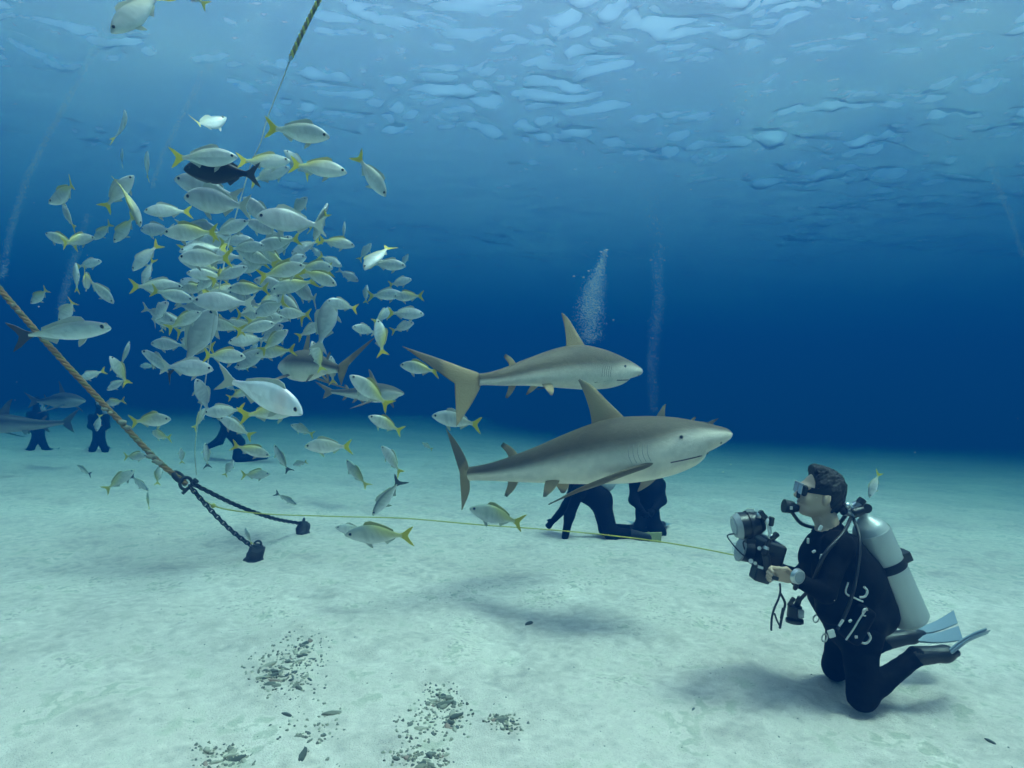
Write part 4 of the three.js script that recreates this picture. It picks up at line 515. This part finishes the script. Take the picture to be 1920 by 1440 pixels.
  // ------------------------------------------------------------ underwater camera rig in his hands
  const rc = P(1432, 1040, 0.02), rig = base('underwater_camera', 'black underwater camera housing with strobe held by the kneeling diver', 'camera', null, rc), r = (x, y, z = 0) => P(x, y, z + 0.02).sub(rc);
  const fq = frame(P(1395, 1026, 0.02).sub(P(1455, 1044, 0.02)), UPV.clone().addScaledVector(RIGHT, 0.25));          // X: where the lens looks
  const rb = (w, h, d, rad, x, y, z) => rbox(w, h, d, rad, r(x, y, z), fq);
  part('housing', join([rb(0.13, 0.15, 0.2, 0.02, 1436, 1036, 0), rb(0.05, 0.05, 0.12, 0.012, 1436, 1014, 0), rb(0.06, 0.03, 0.05, 0.008, 1458, 1024, 0)]), BLACK_M, rig);
  const lensDir = V(1, 0, 0).applyQuaternion(fq), pc = r(1408, 1036, 0), pt = part('lens_port', bar(pc, pc.clone().addScaledVector(lensDir, 0.06), 0.055, 0.062, 24), BLACK_M, rig); part('port_ring', bar(pc.clone().addScaledVector(lensDir, 0.055), pc.clone().addScaledVector(lensDir, 0.066), 0.066, 0.066, 24), GREY_M, pt); { const d = new THREE.SphereGeometry(0.056, 24, 10, 0, 6.284, 0, 1.25); d.applyQuaternion(new THREE.Quaternion().setFromUnitVectors(V(0, 1, 0), lensDir)); const c = pc.clone().addScaledVector(lensDir, 0.045); d.translate(c.x, c.y, c.z); part('dome', d, GLASS_M, pt); }
  part('tray', rb(0.05, 0.02, 0.34, 0.006, 1428, 1066, 0.02), BLACK_M, rig);
  for (const s of [-1, 1]) { const h = part('handle', join([bar(r(1442, 1080, s * 0.16), r(1436, 1040, s * 0.16), 0.02, 0.019, 14), sphere(r(1434, 1034, s * 0.16), 0.021, 12)]), RUBBER_M, rig); part('handle_end', bar(r(1447, 1086, s * 0.16), r(1441, 1077, s * 0.16), 0.024, 0.024, 14), GREY_M, h); }
  part('battery_grip', rb(0.085, 0.075, 0.09, 0.012, 1426, 1076, 0.12), BLACK_M, rig); part('grip_window', rb(0.03, 0.014, 0.004, 0.002, 1426, 1064, 0.168), PLATE_M, rig);
  for (const [x, y, z, k] of [[1408, 1052, 0.1, 0.012], [1416, 1056, 0.1, 0.009], [1424, 1028, 0.1, 0.011], [1450, 1040, 0.1, 0.01], [1459, 1052, 0.06, 0.014], [1462, 1029, 0.05, 0.012]]) part('control_knob', bar(r(x, y, z - 0.01), r(x, y, z + 0.018), k, k, 12), x % 4 ? BLACK_M : PLATE_M, rig);
  // arm: ball joints and segments up to the near strobe
  const arm = [r(1436, 1028, 0.16), r(1446, 1006, 0.17), r(1440, 978, 0.17), r(1424, 966, 0.15), r(1412, 976, 0.12)];
  for (let i = 0; i < 4; i++) part('arm', bar(arm[i].clone().lerp(arm[i + 1], 0.15), arm[i].clone().lerp(arm[i + 1], 0.85), 0.011, 0.011, 10), i % 2 ? PLATE_M : BLACK_M, rig);
  for (let i = 0; i < 5; i++) { part('ball_joint', sphere(arm[i], 0.017, 12), STEEL_M, rig); if (i > 0 && i < 4) part('clamp', rbox(0.05, 0.026, 0.03, 0.008, arm[i].clone().add(V(0.012, 0.004, 0.01)), camera.quaternion.clone().multiply(new THREE.Quaternion().setFromAxisAngle(V(0, 0, 1), i * 0.7))), BLACK_M, rig); }
  const strobe = (c, label) => { const d = P(1368, 986, 0.02).sub(P(1400, 981, 0.02)).normalize(), L = (k) => c.clone().addScaledVector(d, k); const st = part('strobe', join([bar(L(-0.055), L(0.04), 0.062, 0.072, 24), bar(L(-0.085), L(-0.055), 0.045, 0.062, 24), bar(L(-0.02), L(-0.005), 0.074, 0.074, 24), sphere(L(-0.085).add(V(0, 0.03, 0.02)), 0.02, 10), rbox(0.05, 0.03, 0.04, 0.006, L(-0.02).add(V(0, -0.085, 0)))]), BLACK_M, rig); part('reflector', bar(L(0.04), L(0.068), 0.07, 0.056, 24), GREY_M, st); part('lamp_window', bar(L(0.066), L(0.072), 0.045, 0.043, 24), phys(0.25, 0.3, 0.33, 0.12), st); part('plate', rbox(0.04, 0.022, 0.004, 0.003, L(-0.01).add(V(0, 0.078, 0.02)), camera.quaternion), PLATE_M, st); };
  strobe(r(1400, 984, 0.1)); 
  part('cable', tube([r(1384, 1000, 0.1), r(1364, 1004, 0.1), r(1372, 1018, 0.1), r(1388, 1036, 0.1), r(1398, 1044, 0.08)], 0.004, 40, 6), BLACK_M, rig); part('cable', tube([r(1412, 998, 0.12), r(1404, 1010, 0.1), r(1394, 1016, 0.08), r(1396, 1030, 0.06)], 0.004, 30, 6), BLACK_M, rig);
  part('arm', bar(r(1418, 1060, -0.16), r(1388, 1026, -0.2), 0.011, 0.011, 10), PLATE_M, rig);
  // lanyard with clips
  const ly = part('lanyard', join([tube([r(1462, 1094, 0.16), r(1463, 1108, 0.16), r(1460, 1122, 0.16), r(1452, 1140, 0.16), r(1447, 1160, 0.16), r(1446, 1182, 0.16)], 0.0055, 30, 6), tube([r(1463, 1112, 0.16), r(1472, 1132, 0.16), r(1468, 1148, 0.16), r(1464, 1168, 0.16), r(1462, 1178, 0.16)], 0.0065, 30, 6), tube([r(1452, 1150, 0.16), r(1458, 1166, 0.16), r(1464, 1176, 0.16)], 0.005, 16, 6)]), RUBBER_M, rig); part('lanyard_clip', rbox(0.016, 0.06, 0.012, 0.005, r(1467, 1150, 0.165), camera.quaternion.clone().multiply(new THREE.Quaternion().setFromAxisAngle(V(0, 0, 1), -0.2))), BLACK_M, ly);
}

// ---------------------------------------------------------------- divers farther off
function farDiver(label, tankLabel, d, J0, o = {}) {
  if (o.foot) d = clamp(camera.position.distanceTo(onSand(o.foot[0], o.foot[1], 14)), 12, 17);
  const J = {}; for (const k in J0) { const [x, y, z = 0] = J0[k]; J[k] = at(x, y, d - z); }
  const org = J.pelvis.clone(); org.y = Math.min(J.knN.y, J.knF.y) - 0.06; const sand = seabed(org.x, org.z), man = base('person', label, 'person', null, org), j = {}; for (const k in J) j[k] = J[k].clone().sub(org);
  man.position.y += clamp(sand - org.y, -0.6, 0.6);
  const B = [['pelvis', 'chest', 0.135, 0.155], ['chest', 'neck', 0.14, 0.07], ['shN', 'elN', 0.066, 0.05], ['elN', 'wrN', 0.05, 0.036], ['shF', 'elF', 0.066, 0.05], ['elF', 'wrF', 0.05, 0.036], ['chest', 'shN', 0.11, 0.07], ['chest', 'shF', 0.11, 0.07], ['pelvis', 'knN', 0.115, 0.075], ['pelvis', 'knF', 0.115, 0.075], ['knN', 'anN', 0.07, 0.05], ['knF', 'anF', 0.07, 0.05]];
  const lo = V(1e3, 1e3, 1e3), hi = V(-1e3, -1e3, -1e3); for (const k in j) { lo.min(j[k]); hi.max(j[k]); } lo.addScalar(-0.2); hi.addScalar(0.2);
  const fd = j.face ? j.face.clone().sub(j.head).normalize() : V(0, 0, 1);
  const sk = (p, gr) => { let e = 9; for (const [a, b, ra, rb] of B) e = smin(e, segd(p, j[a], j[b], ra + gr, rb + gr), 0.05); return e; };
  const hd = (p) => smin(smin(segd(p, j.head.clone().add(V(0, 0.03, 0)), j.head, 0.09, 0.085), segd(p, j.head.clone().addScaledVector(fd, 0.03).add(V(0, -0.06, 0)), j.head, 0.055, 0.07), 0.04), Math.min(segd(p, j.neck, j.head, 0.062, 0.058), segd(p, j.head.clone().addScaledVector(fd, 0.08), j.head.clone().addScaledVector(fd, 0.1).add(V(0, -0.035, 0)), 0.012, 0.018)), 0.03);
  const hands = (p) => { let e = 9; for (const w of ['wrN', 'wrF']) { const el = j[w === 'wrN' ? 'elN' : 'elF'], dir = j[w].clone().sub(el).normalize(), sd = dir.clone().cross(V(0, 0.3, 1)).normalize(); e = Math.min(e, segd(p, j[w], j[w].clone().addScaledVector(dir, 0.08), 0.032, 0.034)); for (let i = 0; i < 4; i++) { const r = j[w].clone().addScaledVector(dir, 0.08).addScaledVector(sd, (i - 1.5) * 0.02); e = smin(e, segd(p, r, r.clone().addScaledVector(dir, 0.07 - Math.abs(i - 1.3) * 0.01), 0.011, 0.009), 0.006); } const t = j[w].clone().addScaledVector(dir, 0.03).addScaledVector(sd, 0.03); e = smin(e, segd(p, t, t.clone().addScaledVector(dir, 0.04).addScaledVector(sd, 0.03), 0.012, 0.009), 0.006); } return e; };
  part('body', surfaceOf((p) => Math.min(smin(sk(p, -0.012), hd(p), 0.03), hands(p)), lo, hi, 0.016), SUIT_M, man);
  part('wetsuit', surfaceOf((p) => sk(p, 0.004), lo, hi, 0.018), o.suit || SUIT_M, man);
  const hc = j.head.clone().add(V(0, 0.035, 0)).addScaledVector(fd, -0.02); const hair = new THREE.SphereGeometry(0.1, 16, 12); hair.scale(1, 0.98, 1); hair.translate(hc.x, hc.y, hc.z); part('hood', hair, SUIT_M, man);
  const mq = frame(fd, V(0, 1, 0)); const mk = part('mask', rbox(0.05, 0.08, 0.15, 0.015, j.head.clone().addScaledVector(fd, 0.09).add(V(0, 0.012, 0)), mq), RUBBER_M, man); part('pane', rbox(0.008, 0.055, 0.12, 0.003, j.head.clone().addScaledVector(fd, 0.117).add(V(0, 0.016, 0)), mq), PLATE_M, mk);
  part('regulator', new THREE.CylinderGeometry(0.035, 0.038, 0.05, 14).rotateZ(1.57).applyQuaternion(mq).translate(...j.head.clone().addScaledVector(fd, 0.12).add(V(0, -0.06, 0)).toArray()), RUBBER_M, man);
  for (const [a, t] of [['anN', 'tiN'], ['anF', 'tiF']]) if (j[t]) { const A = j[a], T = j[t], dir = T.clone().sub(A).normalize(), sd = (o.finSide || V(0, 0, 1)).clone().cross(dir).cross(dir).normalize(), n = dir.clone().cross(sd); const F0 = part('swim_fin', surfaceOf((p) => segd(p, A, A.clone().addScaledVector(dir, 0.2), 0.055, 0.05), A.clone().addScalar(-0.3), A.clone().addScalar(0.3), 0.02), RUBBER_M, man); const R0 = A.clone().addScaledVector(dir, 0.15); part('blade', fin([R0.clone().addScaledVector(sd, 0.05), R0.clone().lerp(T, 0.5).addScaledVector(sd, 0.075), T.clone().addScaledVector(sd, 0.1)], [R0.clone().addScaledVector(sd, -0.05), R0.clone().lerp(T, 0.5).addScaledVector(sd, -0.075), T.clone().addScaledVector(sd, -0.1)], n, 0.014), o.finMat || FINBLUE_M, F0); }
  const bk = j.chest.clone().addScaledVector(o.back || V(0, 0, -1), 0.22), ax = j.neck.clone().sub(j.pelvis).normalize(), tk = base('scuba_tank', tankLabel, 'scuba tank', 'cylinders of the far divers', man.position.clone().add(bk)), q = new THREE.Quaternion().setFromUnitVectors(V(0, 1, 0), ax);
  const pr = [[0, 0.31], [0.02, 0.3], [0.05, 0.275], [0.086, 0.22], [0.092, 0.18], [0.092, -0.28], [0.08, -0.32], [0, -0.33]].map(([r, y]) => new THREE.Vector2(r, y)); part('cylinder', new THREE.LatheGeometry(pr, 20).applyQuaternion(q), TANK_M, tk); part('valve', join([new THREE.CylinderGeometry(0.02, 0.022, 0.06, 10).translate(0, 0.33, 0), new THREE.CylinderGeometry(0.022, 0.022, 0.12, 10).rotateZ(1.57).translate(0, 0.36, 0)]).applyQuaternion(q), STEEL_M, tk);
  return man;
}
farDiver('far diver bent forward on hands and knees below the lower shark', 'cylinder on the bent diver behind the lower shark', 7.5, { pelvis: [1126, 912], chest: [1096, 890], neck: [1080, 872], head: [1066, 862], face: [1050, 868], shN: [1086, 896, 0.18], elN: [1068, 942, 0.2], wrN: [1060, 982, 0.2], shF: [1080, 888, -0.18], elF: [1062, 925, -0.25], wrF: [1040, 950, -0.3], knN: [1146, 974, 0.16], anN: [1184, 976, 0.16], tiN: [1240, 988, 0.35], knF: [1136, 968, -0.16], anF: [1180, 968, -0.2], tiF: [1225, 962, -0.35] }, { back: V(0.35, 0.9, -0.2), finMat: std(0.42, 0.46, 0.2, 0.6), finSide: V(0, 1, 0) });
farDiver('far diver kneeling upright facing the camera below the lower shark\'s head', 'cylinder on the upright diver behind the lower shark', 7.9, { pelvis: [1214, 950], chest: [1214, 905], neck: [1213, 878], head: [1213, 860], face: [1212, 862, 0.5], shN: [1192, 896], elN: [1188, 925, 0.12], wrN: [1203, 944, 0.28], shF: [1236, 896], elF: [1241, 926, 0.1], wrF: [1226, 944, 0.28], knN: [1198, 984, 0.22], anN: [1196, 978, -0.25], knF: [1236, 986, 0.22], anF: [1238, 976, -0.25], tiN: [1190, 968, -0.65], tiF: [1246, 968, -0.65] });
farDiver('far dark diver kneeling at the left edge under the small shark', 'cylinder on the far diver at the left edge', 12.6, { pelvis: [72, 810], chest: [70, 780], neck: [68, 762], head: [67, 750], face: [62, 751, 0.3], shN: [56, 774], elN: [50, 795, 0.1], wrN: [60, 806, 0.25], shF: [84, 774], elF: [90, 794, 0.1], wrF: [80, 806, 0.25], knN: [58, 838, 0.2], anN: [50, 842, -0.15], knF: [86, 840, 0.2], anF: [98, 842, -0.15], tiN: [40, 843, -0.4], tiF: [110, 842, -0.4] }, { foot: [72, 846] });
farDiver('far dark diver kneeling upright just left of the thick rope', 'cylinder on the far diver beside the thick rope', 13.2, { pelvis: [185, 824], chest: [185, 796], neck: [185, 778], head: [185, 766], face: [186, 767, 0.4], shN: [171, 790], elN: [168, 808, 0.15], wrN: [178, 816, 0.3], shF: [199, 790], elF: [202, 808, 0.15], wrF: [192, 816, 0.3], knN: [173, 852, 0.2], anN: [171, 850, -0.2], knF: [197, 852, 0.2], anF: [199, 850, -0.2], tiN: [168, 846, -0.5], tiF: [204, 846, -0.5] }, { foot: [185, 858] });
farDiver('far dark diver low behind the bottom of the fish school', 'cylinder on the diver behind the fish school', 11.5, { pelvis: [448, 842], chest: [428, 818], neck: [416, 802], head: [410, 790], face: [398, 792, 0.1], shN: [426, 818, 0.18], elN: [414, 842, 0.25], wrN: [396, 850, 0.25], shF: [420, 814, -0.18], elF: [408, 836, -0.25], wrF: [392, 846, -0.25], knN: [446, 874, 0.16], anN: [484, 872, 0.16], knF: [442, 870, -0.16], anF: [478, 866, -0.16], tiN: [520, 868, 0.2], tiF: [515, 860, -0.2] }, { back: V(0.5, 0.7, -0.3), foot: [450, 876] });

// ---------------------------------------------------------------- coral rubble on the sand
{
  const R = rng(321), stones = [], mats = [std(0.13, 0.135, 0.11, 1), std(0.2, 0.195, 0.15, 1), std(0.075, 0.085, 0.07, 1), std(0.34, 0.32, 0.25, 1), std(0.28, 0.2, 0.16, 1)];
  for (let v = 0; v < 7; v++) { const g = mergeVertices(new THREE.IcosahedronGeometry(1, 2).deleteAttribute('normal').deleteAttribute('uv')), p = g.attributes.position, sx = v < 4 ? 1 + 0.5 * R() : 1.9 + R(), sz = 0.6 + 0.5 * R(); for (let i = 0; i < p.count; i++) { const x = p.getX(i), y = p.getY(i), z = p.getZ(i), f = 0.5 + 1.05 * fbm(x * 2.1 + v * 9, y * 1.5, z * 1.5 + 20, 3), b = v >= 4 ? 0.35 * Math.sin(x * 2) : 0; p.setXYZ(i, x * f * sx, y * f * 0.62, z * f * sz + b); } g.computeVertexNormals(); stones.push(g); }
  const groups = [
    [545, 1245, 75, 50, 46, 'the left-hand rubble patch on the near sand'], [805, 1345, 62, 48, 34, 'the middle rubble patch on the near sand'], [948, 1354, 42, 16, 12, 'the small right-hand rubble patch'], [425, 1422, 55, 20, 14, 'the rubble patch at the bottom left edge'], [790, 1425, 65, 18, 16, 'the rubble patch at the bottom middle edge'], [590, 1370, 60, 50, 8, 'the open sand between the left and middle rubble patches'],
  ];
  const seat = (p, h) => { p.y = seabed(p.x, p.z) + h; return p; };
  const bits = [];
  groups.forEach(([x, y, rx, ry, n, where], gi) => {
    const hubs = Array.from({ length: 6 }, () => [x + (R() - 0.5) * rx * 1.5, y + (R() - 0.5) * ry * 1.5]);
    for (let i = 0; i < n * 8; i++) {
      const a = R() * 6.283, r = Math.pow(R(), 0.7), big = i < n, hub = hubs[Math.floor(R() * 6)], px = hub[0] + Math.cos(a) * r * rx * (big ? 0.34 : 0.8), py = hub[1] + Math.sin(a) * r * ry * (big ? 0.34 : 0.8), p = onSand(px, Math.min(py, 1520), 3), s = big ? 0.009 + 0.014 * Math.pow(R(), 2) : 0.003 + 0.005 * R();
      if (!big) { bits.push([p, s]); continue; }
      const v = Math.floor(R() * 7), m = new THREE.Mesh(stones[v], mats[Math.floor(R() * 4.6)]); m.castShadow = m.receiveShadow = true; m.name = numbered('coral_fragment'); m.position.copy(seat(p, s * 0.02)); m.rotation.set((R() - 0.5) * 0.6, R() * 6.283, (R() - 0.5) * 0.6); m.scale.setScalar(s);
      tag(m, `${v < 4 ? 'lump' : 'stick'} of coral rubble in ${where}`, 'coral', 'coral rubble in ' + where); scene.add(m);
    }
  });
  for (const [px, py, s, l] of [[992, 1170, 0.02, 'single dark pebble alone on the mid sand below the sharks'], [568, 1418, 0.022, 'dark stick of rubble lying alone between the two bottom patches'], [855, 1345, 0.02, 'dark stick of rubble just right of the middle patch'], [1858, 1392, 0.012, 'small dark pebble near the bottom right corner'], [1300, 1330, 0.008, 'tiny pebble on the open sand left of the diver']]) { const m = new THREE.Mesh(stones[5], mats[2]); m.name = numbered('coral_fragment'); m.castShadow = true; m.position.copy(seat(onSand(px, py, 3), s * 0.2)); m.rotation.set(0.1, R() * 6, 0.1); m.scale.setScalar(s); tag(m, l, 'coral', 'loose coral rubble'); scene.add(m); }
  for (let i = 0; i < 2600; i++) { const x = (R() - 0.5) * 9, z = -1.8 - Math.pow(R(), 1.3) * 8; if (fbm(x * 0.9 + 4, z * 0.9, 0, 3) < 0.42) continue; bits.push([V(x, 0, z), 0.0016 + 0.0035 * R() * R()]); }
  const im = new THREE.InstancedMesh(stones[1], std(0.3, 0.29, 0.23, 1), bits.length), o = new THREE.Object3D(), c = new THREE.Color();
  bits.forEach(([p, s], i) => { o.position.copy(seat(p, s * 0.2)); o.rotation.set(R(), R() * 6, R()); o.scale.setScalar(s); o.updateMatrix(); im.setMatrixAt(i, o.matrix); const k = 0.35 + R() * 0.9; im.setColorAt(i, c.setRGB(k, k, k * 0.95)); });
  im.name = 'sand_grit'; im.castShadow = im.receiveShadow = true; im.userData = { kind: 'stuff', label: 'fine dark grit and shell bits strewn over the near sand', category: 'grit' }; scene.add(im);
}

// ---------------------------------------------------------------- bubbles
{
  const BUB = phys(0.8, 0.86, 0.9, 0.12, { clearcoat: 1, transparent: true, opacity: 0.42 }), bg = new THREE.SphereGeometry(1, 8, 6), R = rng(12), o = new THREE.Object3D(), gs = () => (R() + R() + R() - 1.5) / 1.5;
  // path of [x, y, half width in px, how dense]; big: a few large bubbles
  function plume(label, d, path, n, r0, r1, bigs = []) {
    const im = new THREE.InstancedMesh(bg, BUB, n + bigs.length), cum = [0]; for (let i = 1; i < path.length; i++) cum.push(cum[i - 1] + (path[i][3] + path[i - 1][3]) / 2 * Math.abs(path[i][1] - path[i - 1][1]));
    for (let k = 0; k < n; k++) { const t = R() * cum[cum.length - 1]; let i = 1; while (t > cum[i]) i++; const u = (t - cum[i - 1]) / (cum[i] - cum[i - 1] || 1), a = path[i - 1], b = path[i], w = lerp(a[2], b[2], u), x = lerp(a[0], b[0], u) + gs() * w, y = lerp(a[1], b[1], u) + gs() * 10, s = r0 + (r1 - r0) * Math.pow(R(), 3); o.position.copy(at(x, y, d + gs() * w * d / F)); o.rotation.set(R() * 6, R() * 6, 0); o.scale.set(s * 1.25, s * 0.8, s * 1.25); o.updateMatrix(); im.setMatrixAt(k, o.matrix); }
    bigs.forEach(([x, y, s], i) => { o.position.copy(at(x, y, d)); o.rotation.set(0.2, i, 0.2); o.scale.set(s * 1.4, s * 0.7, s * 1.2); o.updateMatrix(); im.setMatrixAt(n + i, o.matrix); });
    im.name = numbered('bubble_plume'); im.userData = { kind: 'stuff', label, category: 'bubbles', group: 'plumes of divers\' bubbles' }; scene.add(im);
  }
  plume('dense cloud of bubbles rising behind the upper shark\'s fin', 8.2, [[1105, 640, 30, 1], [1105, 600, 40, 3], [1108, 560, 34, 4], [1116, 525, 26, 2.6], [1128, 495, 12, 1.4], [1134, 470, 6, 0.8]], 9000, 0.0011, 0.0045, [[1137, 469, 0.02], [1127, 472, 0.014], [1138, 480, 0.012], [1123, 500, 0.016], [1104, 508, 0.014], [1094, 520, 0.014], [1076, 518, 0.013], [1150, 600, 0.01]]);
  plume('thin column of bubbles rising right of the two near sharks', 10, [[1226, 770, 13, 1], [1222, 690, 15, 1], [1228, 620, 20, 2], [1236, 560, 18, 2], [1232, 500, 16, 1.4], [1238, 460, 24, 1], [1225, 400, 34, 0.5], [1210, 330, 44, 0.4]], 2600, 0.0012, 0.005, [[1224, 634, 0.014], [1220, 488, 0.012], [1246, 488, 0.011]]);
  plume('long slanting trail of bubbles at the left edge', 10, [[4, 520, 13, 1], [20, 430, 13, 1.2], [52, 330, 13, 1.4], [92, 250, 13, 1.5], [130, 180, 13, 1.5], [168, 110, 16, 1], [210, 40, 28, 0.8], [240, -20, 40, 0.5]], 6000, 0.0014, 0.005);
  plume('faint trail of bubbles between the left trail and the school', 11, [[285, 350, 8, 0.8], [305, 290, 9, 1], [335, 230, 10, 1], [372, 160, 16, 0.7], [410, 90, 24, 0.5]], 2500, 0.0014, 0.005);
  plume('faint low trail of bubbles behind the left rim of the school', 11.5, [[112, 590, 14, 1], [126, 530, 15, 1.2], [144, 470, 14, 0.9], [165, 400, 12, 0.5]], 2500, 0.0014, 0.005);
  plume('faint trail of bubbles at the right edge', 12, [[1918, 480, 10, 0.6], [1896, 410, 10, 1], [1872, 350, 12, 1], [1856, 300, 18, 0.6]], 2000, 0.0014, 0.005);
  plume('scattered bubbles reaching the surface above the sharks', 12, [[1130, 330, 40, 0.5], [1400, 180, 60, 0.6], [1380, 60, 80, 0.6]], 120, 0.003, 0.012, [[1398, 172, 0.016], [1410, 180, 0.014], [1426, 178, 0.014]]);
  // drifting specks
  const n = 160, im = new THREE.InstancedMesh(bg, std(0.6, 0.62, 0.58, 0.9), n); for (let i = 0; i < n; i++) { const d = 2 + R() * 6; o.position.copy(at(R() * 1920, R() * 1150, d)); o.rotation.set(0, 0, 0); o.scale.setScalar(0.0008 + 0.0018 * R() * R()); o.updateMatrix(); im.setMatrixAt(i, o.matrix); } im.name = 'drifting_specks'; im.userData = { kind: 'stuff', label: 'pale specks drifting in the water', category: 'plankton' }; scene.add(im);
}

renderer.render(scene, camera);
